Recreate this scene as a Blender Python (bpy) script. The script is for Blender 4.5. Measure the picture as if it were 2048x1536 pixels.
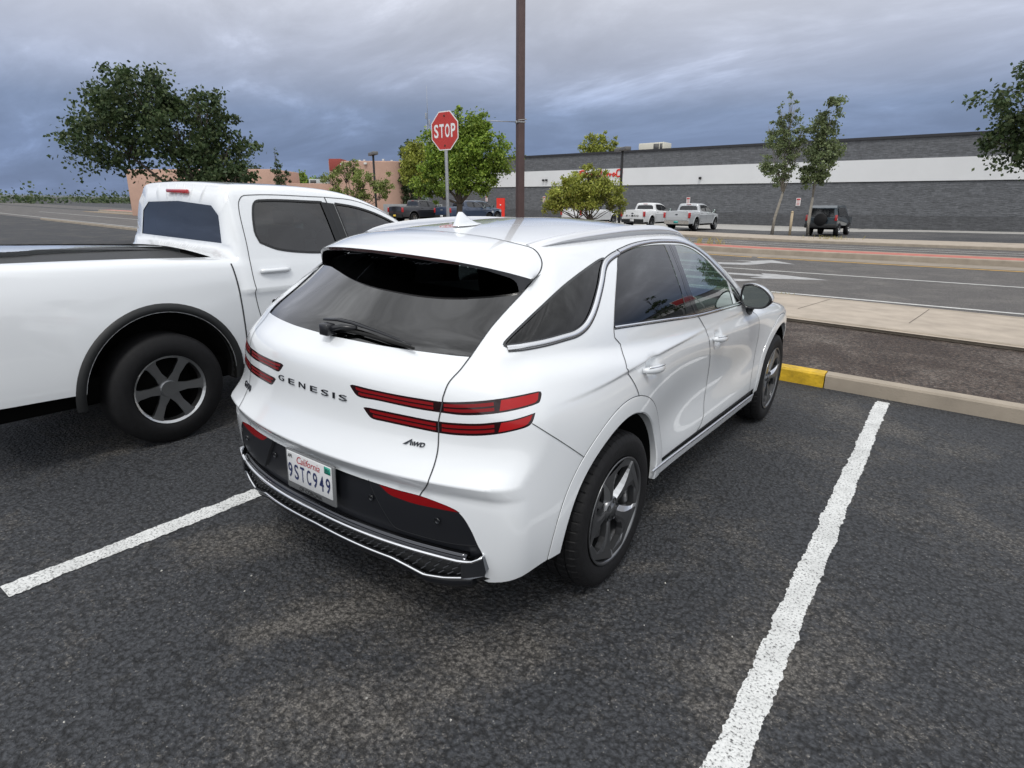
import bpy, bmesh, math, random
import numpy as np
from mathutils import Matrix, Vector
from mathutils.geometry import delaunay_2d_cdt

for o in list(bpy.data.objects): bpy.data.objects.remove(o)
scene = bpy.context.scene
col = scene.collection

# ------------------------------------------------------------------ camera
YAW, PITCH = -0.61674, 0.289136            # yaw from +Y towards +X, pitch down
cam_d = bpy.data.cameras.new('camera'); cam = bpy.data.objects.new('camera', cam_d); col.objects.link(cam)
cam.location = (1.98554, -2.29457, 1.67789)
cam.rotation_euler = (math.pi/2 - PITCH, 0, -YAW)
cam_d.sensor_width = 36.0
cam_d.lens = 36.0*1200.11/2048.0
cam_d.clip_start = 0.05; cam_d.clip_end = 3000
scene.camera = cam
scene.render.resolution_x = 1024; scene.render.resolution_y = 768

# ------------------------------------------------------------------ world: heavy cloud, slate blue to the north-west
SUN_EL, SUN_AZ = math.radians(58), math.radians(150)   # azimuth measured clockwise from +Y
world = bpy.data.worlds.new('World'); scene.world = world; world.use_nodes = True
nt = world.node_tree; nt.nodes.clear()
def N(nt, typ, **kw):
    n = nt.nodes.new(typ)
    for k, v in kw.items():
        if k.startswith('i_'):
            key = k[2:]
            n.inputs[int(key) if key.isdigit() else key.replace('_', ' ')].default_value = v
        else: setattr(n, k, v)
    return n
def ramp(nt, stops, interp='LINEAR'):
    n = nt.nodes.new('ShaderNodeValToRGB'); e = n.color_ramp.elements; n.color_ramp.interpolation = interp
    while len(e) < len(stops): e.new(0.5)
    for i, (p, c) in enumerate(stops):
        e[i].position = p; e[i].color = (c[0], c[1], c[2], 1) if hasattr(c, '__len__') else (c, c, c, 1)
    return n
def srgb(r, g, b):
    f = lambda c: (c/255/12.92) if c/255 <= .04045 else ((c/255+.055)/1.055)**2.4
    return (f(r), f(g), f(b))
L = nt.links.new
tc = N(nt, 'ShaderNodeTexCoord'); sep = N(nt, 'ShaderNodeSeparateXYZ'); L(tc.outputs['Generated'], sep.inputs[0])
zc = N(nt, 'ShaderNodeMath', operation='MAXIMUM', i_1=0.0); L(sep.outputs['Z'], zc.inputs[0])
za = N(nt, 'ShaderNodeMath', operation='ADD', i_1=0.22); L(zc.outputs[0], za.inputs[0])
dx = N(nt, 'ShaderNodeMath', operation='DIVIDE'); L(sep.outputs['X'], dx.inputs[0]); L(za.outputs[0], dx.inputs[1])
dy = N(nt, 'ShaderNodeMath', operation='DIVIDE'); L(sep.outputs['Y'], dy.inputs[0]); L(za.outputs[0], dy.inputs[1])
cmb = N(nt, 'ShaderNodeCombineXYZ'); L(dx.outputs[0], cmb.inputs[0]); L(dy.outputs[0], cmb.inputs[1])
mp = N(nt, 'ShaderNodeMapping'); L(cmb.outputs[0], mp.inputs[0]); mp.inputs['Rotation'].default_value = (0, 0, math.radians(38)); mp.inputs['Scale'].default_value = (.75, 1.35, 1)
n1 = N(nt, 'ShaderNodeTexNoise', i_Scale=1.7, i_Detail=9.0, i_Roughness=.60, i_Distortion=.35); L(mp.outputs[0], n1.inputs['Vector'])
mp2 = N(nt, 'ShaderNodeMapping'); L(cmb.outputs[0], mp2.inputs[0]); mp2.inputs['Location'].default_value = (3.3, 1.2, 0)
n2 = N(nt, 'ShaderNodeTexNoise', i_Scale=.55, i_Detail=3.0, i_Roughness=.5); L(mp2.outputs[0], n2.inputs['Vector'])
# elevation gradient: slate near the horizon, pale grey overhead
grad = ramp(nt, [(0.0, srgb(113, 130, 164)), (0.08, srgb(116, 133, 166)), (0.13, srgb(128, 144, 174)), (0.2, srgb(178, 186, 206)), (0.28, srgb(208, 212, 224)), (0.42, srgb(224, 227, 236)), (0.6, (.98, 1.0, 1.03)), (1.0, (1.30, 1.32, 1.36))]); L(zc.outputs[0], grad.inputs[0])
# brighter, whiter cloud behind the camera (south-east)
dot = N(nt, 'ShaderNodeVectorMath', operation='DOT_PRODUCT'); L(tc.outputs['Generated'], dot.inputs[0]); dot.inputs[1].default_value = (0.62, -0.78, 0.0)
bk = N(nt, 'ShaderNodeMapRange', interpolation_type='SMOOTHSTEP'); L(dot.outputs['Value'], bk.inputs[0])
bk.inputs[1].default_value = -0.35; bk.inputs[2].default_value = 0.7
mixb = N(nt, 'ShaderNodeMixRGB'); L(bk.outputs[0], mixb.inputs[0]); L(grad.outputs[0], mixb.inputs[1]); mixb.inputs[2].default_value = (1.05, 1.07, 1.10, 1)
# cloud texture multiplies
cr = ramp(nt, [(0.28, .84), (0.46, .95), (0.57, 1.09), (0.72, 1.55)]); L(n1.outputs['Fac'], cr.inputs[0])
cr2 = ramp(nt, [(0.34, .90), (0.66, 1.16)]); L(n2.outputs['Fac'], cr2.inputs[0])
m1 = N(nt, 'ShaderNodeMixRGB', blend_type='MULTIPLY', i_0=1.0); L(mixb.outputs[0], m1.inputs[1]); L(cr.outputs[0], m1.inputs[2])
m1b = N(nt, 'ShaderNodeMixRGB', blend_type='MULTIPLY', i_0=1.0); L(m1.outputs[0], m1b.inputs[1]); L(cr2.outputs[0], m1b.inputs[2])
# overhead the cloud breaks into finer ragged streaks
mp3 = N(nt, 'ShaderNodeMapping'); L(tc.outputs['Generated'], mp3.inputs[0]); mp3.inputs['Scale'].default_value = (2.2, 5.5, 3.0); mp3.inputs['Rotation'].default_value = (.3, .2, .9)
n3 = N(nt, 'ShaderNodeTexNoise', i_Scale=1.0, i_Detail=8.0, i_Roughness=.62, i_Distortion=.6); L(mp3.outputs[0], n3.inputs['Vector'])
cr3 = ramp(nt, [(.32, .55), (.5, .95), (.68, 1.5)]); L(n3.outputs['Fac'], cr3.inputs[0])
hz = N(nt, 'ShaderNodeMapRange', interpolation_type='SMOOTHSTEP'); L(zc.outputs[0], hz.inputs[0]); hz.inputs[1].default_value = .36; hz.inputs[2].default_value = .6
m2 = N(nt, 'ShaderNodeMixRGB', blend_type='MULTIPLY'); L(hz.outputs[0], m2.inputs[0]); L(m1b.outputs[0], m2.inputs[1]); L(cr3.outputs[0], m2.inputs[2])
sky = N(nt, 'ShaderNodeTexSky', sky_type='NISHITA', sun_disc=False, sun_elevation=SUN_EL, sun_rotation=SUN_AZ)
skm = N(nt, 'ShaderNodeMixRGB', blend_type='MULTIPLY', i_0=1.0); L(sky.outputs[0], skm.inputs[1]); skm.inputs[2].default_value = (.05, .05, .05, 1)
mx = N(nt, 'ShaderNodeMixRGB', i_0=.93); L(skm.outputs[0], mx.inputs[1]); L(m2.outputs[0], mx.inputs[2])
bg = N(nt, 'ShaderNodeBackground', i_Strength=1.0); L(mx.outputs[0], bg.inputs[0])
wo = N(nt, 'ShaderNodeOutputWorld'); L(bg.outputs[0], wo.inputs[0])

# ------------------------------------------------------------------ soft sun through cloud
sd = bpy.data.lights.new('sun', 'SUN'); sd.energy = 1.4; sd.angle = math.radians(14); sd.color = (1.0, .97, .92)
so = bpy.data.objects.new('sun', sd); col.objects.link(so)
sdir = Vector((math.sin(SUN_AZ)*math.cos(SUN_EL), math.cos(SUN_AZ)*math.cos(SUN_EL), math.sin(SUN_EL)))
so.rotation_euler = sdir.to_track_quat('Z', 'Y').to_euler()
so.location = sdir*50
vs = scene.view_settings; vs.view_transform = 'Standard'; vs.look = 'None'; vs.exposure = 0.10; vs.gamma = 1.0
# ------------------------------------------------------------------ helpers
def mesh_obj(name, V, Fc, mat, parent=None, smooth=True, normals=None, mats=None, fm=None):
    me = bpy.data.meshes.new(name)
    V = np.asarray(V, dtype=np.float32).reshape(-1, 3)
    if isinstance(Fc, np.ndarray) and Fc.ndim == 2:
        nf, k = Fc.shape
        me.vertices.add(len(V)); me.vertices.foreach_set('co', V.ravel())
        me.loops.add(nf*k); me.loops.foreach_set('vertex_index', Fc.astype(np.int32).ravel())
        me.polygons.add(nf); me.polygons.foreach_set('loop_start', np.arange(0, nf*k, k, dtype=np.int32))
        me.polygons.foreach_set('loop_total', np.full(nf, k, dtype=np.int32))
        me.update(calc_edges=True)
    else:
        me.from_pydata([tuple(v) for v in V.tolist()], [], [tuple(int(i) for i in f) for f in Fc]); me.update()
    me.polygons.foreach_set('use_smooth', np.full(len(me.polygons), smooth, dtype=bool))
    for m in (mats or [mat]): me.materials.append(m)
    if fm is not None: me.polygons.foreach_set('material_index', np.asarray(fm, dtype=np.int32))
    if normals is not None:
        me.normals_split_custom_set_from_vertices([tuple(n) for n in np.asarray(normals).tolist()])
    o = bpy.data.objects.new(name, me); col.objects.link(o)
    if parent is not None: o.parent = parent
    return o
def thing(name, label, cat, loc=(0, 0, 0), rotz=0.0, group=None, kind=None, rot=None):
    o = bpy.data.objects.new(name, None); col.objects.link(o); o.empty_display_size = .2
    o.location = loc; o.rotation_euler = rot if rot is not None else (0, 0, rotz)
    return tag(o, label, cat, group)
def tag(o, label=None, cat=None, group=None, kind=None):
    if label: o['label'] = label
    if cat: o['category'] = cat
    if group: o['group'] = group
    if kind: o['kind'] = kind
    return o
def struct(o): o['kind'] = 'structure'; return o
def merge(parts):
    V, Fc, n = [], [], 0
    for v, f in parts:
        v = np.asarray(v, float).reshape(-1, 3); V.append(v); Fc += [tuple(i+n for i in q) for q in f]; n += len(v)
    return np.concatenate(V), Fc
def box(x0, x1, y0, y1, z0, z1, bev=0.0, segs=2):
    bm = bmesh.new(); bmesh.ops.create_cube(bm, size=1.0)
    for v in bm.verts: v.co = Vector(((x0+x1)/2+v.co.x*(x1-x0), (y0+y1)/2+v.co.y*(y1-y0), (z0+z1)/2+v.co.z*(z1-z0)))
    if bev > 0: bmesh.ops.bevel(bm, geom=list(bm.edges), offset=bev, segments=segs, affect='EDGES', profile=.5)
    bm.verts.ensure_lookup_table(); bm.verts.index_update()
    V = [tuple(v.co) for v in bm.verts]; Fc = [tuple(v.index for v in f.verts) for f in bm.faces]; bm.free()
    return V, Fc
def tube(P, R, n=8, caps=True, squash=1.0, up=(0, 0, 1)):
    P = np.asarray(P, float); m = len(P); R = np.full(m, R, float) if np.isscalar(R) else np.asarray(R, float)
    T = np.gradient(P, axis=0); T /= np.maximum(np.linalg.norm(T, axis=1, keepdims=True), 1e-9)
    u = np.array(up, float); V = []
    for i in range(m):
        a = np.cross(T[i], u)
        if np.linalg.norm(a) < 1e-3: a = np.cross(T[i], (1, 0, 0))
        a /= np.linalg.norm(a); b = np.cross(a, T[i])
        for k in range(n):
            t = 2*math.pi*k/n; V.append(P[i]+R[i]*(math.cos(t)*a+squash*math.sin(t)*b))
    Fc = [(i*n+k, i*n+(k+1) % n, (i+1)*n+(k+1) % n, (i+1)*n+k) for i in range(m-1) for k in range(n)]
    if caps: Fc += [tuple(range(n-1, -1, -1)), tuple((m-1)*n+k for k in range(n))]
    return V, Fc
def lathe(prof, n=64, axis='x', a0=0, a1=2*math.pi):
    # prof: list of (offset along axis, radius)
    full = abs(a1-a0-2*math.pi) < 1e-6; m = len(prof); V = []
    cnt = n if full else n+1
    for k in range(cnt):
        t = a0+(a1-a0)*k/n
        for (h, r) in prof:
            V.append((h, r*math.cos(t), r*math.sin(t)) if axis == 'x' else (r*math.cos(t), r*math.sin(t), h))
    Fc = []
    for k in range(n):
        k2 = (k+1) % cnt
        for i in range(m-1): Fc.append((k*m+i, k2*m+i, k2*m+i+1, k*m+i+1))
    return V, Fc
def loft_strip(A, B):
    n = len(A); return list(map(tuple, A))+list(map(tuple, B)), [(i, i+1, n+i+1, n+i) for i in range(n-1)]
def smooth_poly(P, step=.012, corner=38, closed=False):
    # Catmull-Rom through measured points, keeping sharp corners
    P = np.asarray(P, float); n = len(P)
    if closed: P = np.vstack([P, P[:1]]); n += 1
    out = []
    d = np.diff(P, axis=0); L_ = np.linalg.norm(d, axis=1); d = d/np.maximum(L_[:, None], 1e-9)
    sharp = np.ones(n, bool)
    for i in range(1, n-1): sharp[i] = np.degrees(np.arccos(np.clip(d[i-1]@d[i], -1, 1))) > corner
    if closed: s = np.degrees(np.arccos(np.clip(d[-1]@d[0], -1, 1))) > corner; sharp[0] = sharp[-1] = s
    for i in range(n-1):
        p1, p2 = P[i], P[i+1]
        p0 = p1-(p2-p1) if sharp[i] else (P[i-1] if i > 0 else P[-2]); p3 = p2+(p2-p1) if sharp[i+1] else (P[i+2] if i+2 < n else P[1])
        # limit neighbour distance to avoid overshoot
        m0 = (p2-p0)/(np.linalg.norm(p2-p1)+np.linalg.norm(p1-p0)+1e-9)*L_[i]; m1 = (p3-p1)/(np.linalg.norm(p3-p2)+np.linalg.norm(p2-p1)+1e-9)*L_[i]
        k = max(1, int(math.ceil(L_[i]/step)))
        for j in range(k):
            t = j/k; t2, t3 = t*t, t*t*t
            out.append((2*t3-3*t2+1)*p1+(t3-2*t2+t)*m0+(-2*t3+3*t2)*p2+(t3-t2)*m1)
    if not closed: out.append(P[-1])
    return np.array(out)
def pip(P, poly):
    x, y = P[:, 0], P[:, 1]; ins = np.zeros(len(P), bool); q = np.roll(poly, -1, axis=0)
    for (x1, y1), (x2, y2) in zip(poly, q):
        if y1 == y2: continue
        c = ((y1 > y) != (y2 > y)) & (x < (x2-x1)*(y-y1)/(y2-y1)+x1); ins ^= c
    return ins
def mirror_x(V, Fc):
    V = np.array(V, float); V[:, 0] *= -1; return V, [tuple(reversed(f)) for f in Fc]

# ------------------------------------------------------------------ materials
MATS = {}
def mat(name, color, rough=.5, metal=0.0, coat=0.0, spec=.5, trans=0.0, var=0.0, vscale=8.0, bump=0.0, bscale=60.0, emit=None, coat_rough=.03, ior=1.5, alpha=None):
    if name in MATS: return MATS[name]
    m = bpy.data.materials.new(name); m.use_nodes = True; nt = m.node_tree; b = nt.nodes['Principled BSDF']
    b.inputs['Base Color'].default_value = (*color[:3], 1); b.inputs['Roughness'].default_value = rough; b.inputs['Metallic'].default_value = metal
    b.inputs['Coat Weight'].default_value = coat; b.inputs['Coat Roughness'].default_value = coat_rough
    b.inputs['Specular IOR Level'].default_value = spec; b.inputs['Transmission Weight'].default_value = trans; b.inputs['IOR'].default_value = ior
    tcn = None
    if var > 0 or bump > 0:
        tcn = nt.nodes.new('ShaderNodeTexCoord')
    if var > 0:
        n = N(nt, 'ShaderNodeTexNoise', i_Scale=vscale, i_Detail=5.0, i_Roughness=.6); nt.links.new(tcn.outputs['Object'], n.inputs['Vector'])
        r = ramp(nt, [(.3, tuple(c*(1-var) for c in color[:3])), (.7, tuple(min(1, c*(1+var)) for c in color[:3]))])
        nt.links.new(n.outputs['Fac'], r.inputs[0]); nt.links.new(r.outputs[0], b.inputs['Base Color'])
    if bump > 0:
        n = N(nt, 'ShaderNodeTexNoise', i_Scale=bscale, i_Detail=4.0); nt.links.new(tcn.outputs['Object'], n.inputs['Vector'])
        bn = N(nt, 'ShaderNodeBump', i_Strength=bump, i_Distance=.01); nt.links.new(n.outputs['Fac'], bn.inputs['Height']); nt.links.new(bn.outputs[0], b.inputs['Normal'])
    if emit: b.inputs['Emission Color'].default_value = (*emit[:3], 1); b.inputs['Emission Strength'].default_value = emit[3]
    MATS[name] = m; return m
def glass_mat(name, tint, refl=1.0, gcol=(1, 1, 1)):
    m = bpy.data.materials.new(name); m.use_nodes = True; nt = m.node_tree; nt.nodes.clear()
    t = N(nt, 'ShaderNodeBsdfTransparent'); t.inputs[0].default_value = (*tint, 1)
    g = N(nt, 'ShaderNodeBsdfGlossy', i_Roughness=.005); g.inputs[0].default_value = (*gcol, 1)
    fr = N(nt, 'ShaderNodeFresnel', i_IOR=1.52); mu = N(nt, 'ShaderNodeMath', operation='MULTIPLY', i_1=1.55*refl, use_clamp=True); nt.links.new(fr.outputs[0], mu.inputs[0])
    geo = N(nt, 'ShaderNodeNewGeometry'); ff = N(nt, 'ShaderNodeMath', operation='SUBTRACT', i_0=1.0); nt.links.new(geo.outputs['Backfacing'], ff.inputs[1])
    mu2 = N(nt, 'ShaderNodeMath', operation='MULTIPLY'); nt.links.new(mu.outputs[0], mu2.inputs[0]); nt.links.new(ff.outputs[0], mu2.inputs[1])
    mx = N(nt, 'ShaderNodeMixShader'); nt.links.new(mu2.outputs[0], mx.inputs[0]); nt.links.new(t.outputs[0], mx.inputs[1]); nt.links.new(g.outputs[0], mx.inputs[2])
    o = N(nt, 'ShaderNodeOutputMaterial'); nt.links.new(mx.outputs[0], o.inputs[0]); MATS[name] = m; return m

# ------------------------------------------------------------------ smooth shell: a body surface cut exactly along measured outlines
class Shell:
    def __init__(s, F, YA, YB, ZC, R0, far=1.9): s.F, s.YA, s.YB, s.ZC, s.R0, s.far = F, YA, YB, ZC, R0, far
    def grad(s, P, e=2e-4):
        G = np.empty_like(P)
        for a in range(3):
            d = np.zeros(3); d[a] = e; G[..., a] = s.F(P+d)-s.F(P-d)
        return G/np.maximum(np.linalg.norm(G, axis=-1, keepdims=True), 1e-12)
    def fromST(s, st):
        S, p = st[:, 0], st[:, 1]; yc = np.clip(S, s.YA, s.YB); th = (S-yc)/s.R0
        D = np.stack([np.cos(th)*np.cos(p), np.sin(th)*np.cos(p), np.sin(p)], -1); C = np.stack([0*yc, yc, 0*yc+s.ZC], -1)
        t = np.linspace(.15, s.far, 64); hi = np.full(len(S), s.far); lo = hi.copy(); found = np.zeros(len(S), bool)
        for k in range(1, len(t)):
            v = s.F(C+D*t[k]); new = (~found) & (v > 0); hi = np.where(new, t[k], hi); lo = np.where(new, t[k-1], lo); found |= new
        for _ in range(22):
            m = (lo+hi)/2; v = s.F(C+D*m[:, None]); lo = np.where(v <= 0, m, lo); hi = np.where(v > 0, m, hi)
        P = C+D*((lo+hi)/2)[:, None]; P[:, 0] = np.where(P[:, 0] < 1e-4, 0, P[:, 0]); return P
    def toST(s, P):
        P = np.asarray(P, float); x, y, z = P[:, 0], P[:, 1], P[:, 2]; yc = np.clip(y, s.YA, s.YB); dy = y-yc
        return np.stack([yc+np.arctan2(dy, np.maximum(x, 1e-9))*s.R0, np.arctan2(z-s.ZC, np.hypot(x, dy))], -1)
    def snap(s, P):
        return s.fromST(s.toST(P))
    def surf_x(s, y, z, x1=1.1):
        y = np.asarray(y, float); z = np.asarray(z, float); lo = np.full(y.shape, .3); hi = np.full(y.shape, x1)
        for k in range(26):
            m = (lo+hi)/2; v = s.F(np.stack([m, y, z], -1)); lo = np.where(v <= 0, m, lo); hi = np.where(v > 0, m, hi)
        return (lo+hi)/2
    def surf_y(s, x, z, y0=-1.2, y1=-.3):
        x = np.asarray(x, float); z = np.asarray(z, float); lo = np.full(x.shape, y0); hi = np.full(x.shape, y1)
        for k in range(26):
            m = (lo+hi)/2; v = s.F(np.stack([x, m, z], -1)); hi = np.where(v <= 0, m, hi); lo = np.where(v > 0, m, lo)
        return (lo+hi)/2
    def build(s, s0, s1, p0, ds, dp, lines, regions, drop=None):
        ns = int((s1-s0)/ds)+1; npp = int((math.pi/2-p0)/dp)+1
        gs = np.linspace(s0, s1, ns); gp = np.linspace(p0, math.pi/2, npp)
        G = np.stack(np.meshgrid(gs, gp, indexing='ij'), -1).reshape(-1, 2)
        LP, E, n = [], [], 0
        for l in lines:
            st = s.toST(l); st[:, 0] = np.clip(st[:, 0], s0, s1); keep = [0]+[i for i in range(1, len(st)) if np.hypot(*(st[i]-st[i-1])) > 1e-5]; st = st[keep]
            LP.append(st); E += [(n+i, n+i+1) for i in range(len(st)-1)]; n += len(st)
        if LP:
            LP = np.concatenate(LP); key = set()
            for dx_ in (-1, 0, 1):
                for dy_ in (-1, 0, 1): key |= set(zip(np.floor(LP[:, 0]/(ds*.45)+dx_*.6).astype(int).tolist(), np.floor(LP[:, 1]/(dp*.45)+dy_*.6).astype(int).tolist()))
            bd = (G[:, 0] <= s0+1e-9) | (G[:, 0] >= s1-1e-9) | (G[:, 1] <= p0+1e-9) | (G[:, 1] >= math.pi/2-1e-9)
            kk = np.array([(a, b) not in key for a, b in zip(np.floor(G[:, 0]/(ds*.45)).astype(int).tolist(), np.floor(G[:, 1]/(dp*.45)).astype(int).tolist())])
            G = G[kk | bd]; A = np.vstack([LP, G])
        else: A = G
        r = delaunay_2d_cdt([Vector(v) for v in A.tolist()], E, [], 0, 1e-6)
        V2 = np.array([tuple(v) for v in r[0]]); T = np.array([tuple(f) for f in r[2]], int)
        P = s.fromST(V2); c2 = V2[T].mean(1); c3 = P[T].mean(1)
        lab = np.zeros(len(T), int); names = ['body']
        for nm, rg in regions:
            if nm not in names: names.append(nm)
            sel = rg(c3) if callable(rg) else pip(c2, rg)
            lab[sel] = names.index(nm)
        # orientation
        nrm = np.cross(P[T[:, 1]]-P[T[:, 0]], P[T[:, 2]]-P[T[:, 0]]); g = s.grad(c3); flip = (nrm*g).sum(1) < 0
        T[flip] = T[flip][:, ::-1]
        area = np.linalg.norm(nrm, axis=1); ok = area > 1e-10
        NV = s.grad(P); out = {}
        for i, nm in enumerate(names):
            t = T[(lab == i) & ok]
            if len(t): out[nm] = (P, t, NV)
        return out
    @staticmethod
    def sub(P, t, NV, both=False, side=1):
        u, inv = np.unique(t, return_inverse=True); t2 = inv.reshape(t.shape); Pu, Nu = P[u].copy(), NV[u].copy()
        M_ = Pu*np.array([-1, 1, 1]); MN = Nu*np.array([-1, 1, 1]); mt = t2[:, ::-1]
        if both:
            # weld on the centre line
            n = len(Pu); cen = np.abs(Pu[:, 0]) < 1e-4; mp_ = np.where(cen, np.arange(n), 0); mp_[~cen] = n+np.arange((~cen).sum())
            return np.vstack([Pu, M_[~cen]]), np.vstack([t2, mp_[mt]]), np.vstack([Nu, MN[~cen]])
        if side < 0: return M_, mt, MN
        return Pu, t2, Nu
def ribbon(shell, P, w, lift, crown=0.0, side=1, flip=False, w2=None):
    # a thin strip lying along a line on the body; w = width (scalar or array)
    P = np.asarray(P, float); n = len(P); Nn = shell.grad(P); T = np.gradient(P, axis=0); T /= np.maximum(np.linalg.norm(T, axis=1, keepdims=True), 1e-9)
    B = np.cross(T, Nn); B /= np.maximum(np.linalg.norm(B, axis=1, keepdims=True), 1e-9)
    w = np.broadcast_to(np.asarray(w, float), (n,))[:, None]
    if crown <= 0: rows = [(-.5, lift), (.5, lift)]
    else: rows = [(-.5, -.003), (-.47, lift), (-.3, lift+crown*.7), (0, lift+crown), (.3, lift+crown*.7), (.47, lift), (.5, -.003)]
    V = np.concatenate([P+B*w*a+Nn*l for a, l in rows]); m = len(rows)
    Fc = [(j*n+i, (j+1)*n+i, (j+1)*n+i+1, j*n+i+1) for j in range(m-1) for i in range(n-1)]
    if side < 0: V = V*np.array([-1, 1, 1]); Fc = [tuple(reversed(f)) for f in Fc]
    return V, Fc
def _spl_setup(x,y):
    # natural cubic spline second derivatives along axis 0 of y
    x=np.asarray(x,float);y=np.asarray(y,float);n=len(x);A=np.eye(n);b=np.zeros_like(y)
    for i in range(1,n-1):
        h0=x[i]-x[i-1];h1=x[i+1]-x[i]
        A[i,i-1]=h0;A[i,i]=2*(h0+h1);A[i,i+1]=h1
        b[i]=6*((y[i+1]-y[i])/h1-(y[i]-y[i-1])/h0)
    return x,y,np.linalg.solve(A,b)
class Sp:
    def __init__(s,x,y): s.x,s.y,s.m=_spl_setup(x,y)
    def basis(s,q):
        x=s.x;q=np.asarray(q,float);qc=np.clip(q,x[0],x[-1])
        i=np.clip(np.searchsorted(x,qc,'right')-1,0,len(x)-2);h=x[i+1]-x[i];a=(x[i+1]-qc)/h;b=1-a
        return i,a,b,(a**3-a)*h*h/6,(b**3-b)*h*h/6
    def __call__(s,q):
        i,a,b,c,d=s.basis(q)
        return a*s.y[i]+b*s.y[i+1]+c*s.m[i]+d*s.m[i+1]
class Sp2:
    # table rows z, columns y
    def __init__(s,ys,zs,T):
        T=np.asarray(T,float);s.sz=Sp(zs,T);s.sy=Sp(ys,np.zeros(len(ys)))
        s.A=T;s.M=_spl_setup(zs,T)[2]
        s.My=_spl_setup(ys,T.T)[2].T;s.MM=_spl_setup(ys,s.M.T)[2].T
    def __call__(s,y,z):
        i,a,b,c,d=s.sz.basis(z);j,e,f,g,h=s.sy.basis(y)
        def ev(M,My,i):return e*M[i,j]+f*M[i,j+1]+g*My[i,j]+h*My[i,j+1]
        return a*ev(s.A,s.My,i)+b*ev(s.A,s.My,i+1)+c*ev(s.M,s.MM,i)+d*ev(s.M,s.MM,i+1)
def sstep(a,b,t):
    t=np.clip((t-a)/(b-a),0,1);return t*t*(3-2*t)
def smax(a,b,k):
    h=np.maximum(k-np.abs(a-b),0)/k
    return np.maximum(a,b)+h*h*k*.25
def smin(a,b,k): return -smax(-a,-b,k)
YL=[-.9,-.7,-.5,-.3,0,.4,.8,1.2,1.6,2.0,2.4,2.875,3.2,3.5,3.75]
WL=Sp2(YL,[.2,.42,.65,.85,1.0,1.1,1.25],[
[.79,.83,.87,.895,.91,.89,.88,.88,.88,.88,.89,.91,.88,.82,.72],
[.86,.885,.915,.935,.945,.93,.925,.925,.925,.925,.93,.94,.91,.86,.76],
[.87,.895,.925,.945,.955,.925,.90,.895,.895,.90,.925,.95,.92,.87,.77],
[.82,.875,.92,.95,.957,.935,.915,.91,.91,.915,.925,.94,.91,.86,.76],
[.79,.85,.895,.925,.935,.93,.92,.915,.91,.91,.91,.90,.88,.83,.74],
[.72,.785,.845,.885,.90,.905,.90,.895,.89,.885,.88,.85,.83,.78,.70],
[.62,.69,.76,.80,.83,.84,.84,.84,.84,.83,.82,.78,.75,.70,.60]])
YG=[-.8,-.6,-.4,-.2,0,.3,.6,1.0,1.5,2.0,2.4]
GL=Sp2(YG,[1.05,1.2,1.35,1.5,1.62],[
[.72,.78,.83,.865,.885,.895,.895,.89,.885,.87,.84],
[.65,.725,.785,.825,.845,.86,.862,.86,.845,.80,.75],
[.54,.625,.685,.735,.765,.785,.79,.785,.76,.70,.63],
[.42,.50,.565,.615,.65,.67,.675,.667,.645,.58,.50],
[.30,.38,.45,.505,.54,.56,.565,.56,.54,.49,.42]])
T0=Sp([-.6,-.4,-.2,0,.35,.7,1.0,1.3,1.5,1.7,1.85,2.1,2.4,2.7],[1.50,1.54,1.565,1.583,1.605,1.62,1.618,1.596,1.562,1.50,1.435,1.30,1.12,.96])
D0=Sp([-.95,-.8,-.6,-.3,0,.5,1,1.5,2,2.4,2.9,3.3,3.6,3.8],[1.17,1.19,1.205,1.21,1.195,1.165,1.13,1.10,1.085,1.09,1.06,.99,.90,.82])
_RU=Sp([.66,.70,.742,.80,.87,.93,1.0,1.06,1.11,1.165,1.2],[-1.01,-.988,-.966,-.938,-.914,-.905,-.901,-.893,-.87,-.81,-.77])
_RB=Sp([.2,.36,.5,.6,.68,.75],[-.84,-.90,-.925,-.928,-.922,-.915])
def RL(z):
    # sharp lower edge of the tailgate: the face below the crest leans inward
    lw=-.966+(.742-z)*.78
    return smax(_RU(z),smin(lw,_RB(z),.008),.004)
RLk=Sp([.2,.45,.62,.70,.80,.95,1.05,1.2],[.25,.25,.235,.235,.30,.31,.33,.38])
RG=Sp([1.0,1.08,1.165,1.26,1.362,1.46,1.6],[-.83,-.835,-.805,-.69,-.555,-.42,-.22])
RGk=Sp([1.1,1.165,1.36,1.5],[.32,.34,.46,.48])
def crease(y,z):
    # character line along the doors: the panel steps in just below it
    zc=np.interp(y,[-.9,-.5,-.24,0,.19,.46,.79,1.06,1.41,1.94,2.4,3.0],[1.0,1.012,1.025,1.038,1.047,1.051,1.051,1.051,1.047,1.033,1.01,.98])
    a=sstep(-.6,0.2,y)*(1-sstep(2.2,2.9,y))
    d=z-zc;k=sstep(-.024,-.002,d)
    return a*.012*(k*np.exp(-np.clip(d,0,None)/.07)-.35*(1-k)*np.exp(-np.clip(-.024-d,0,None)/.10))
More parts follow.
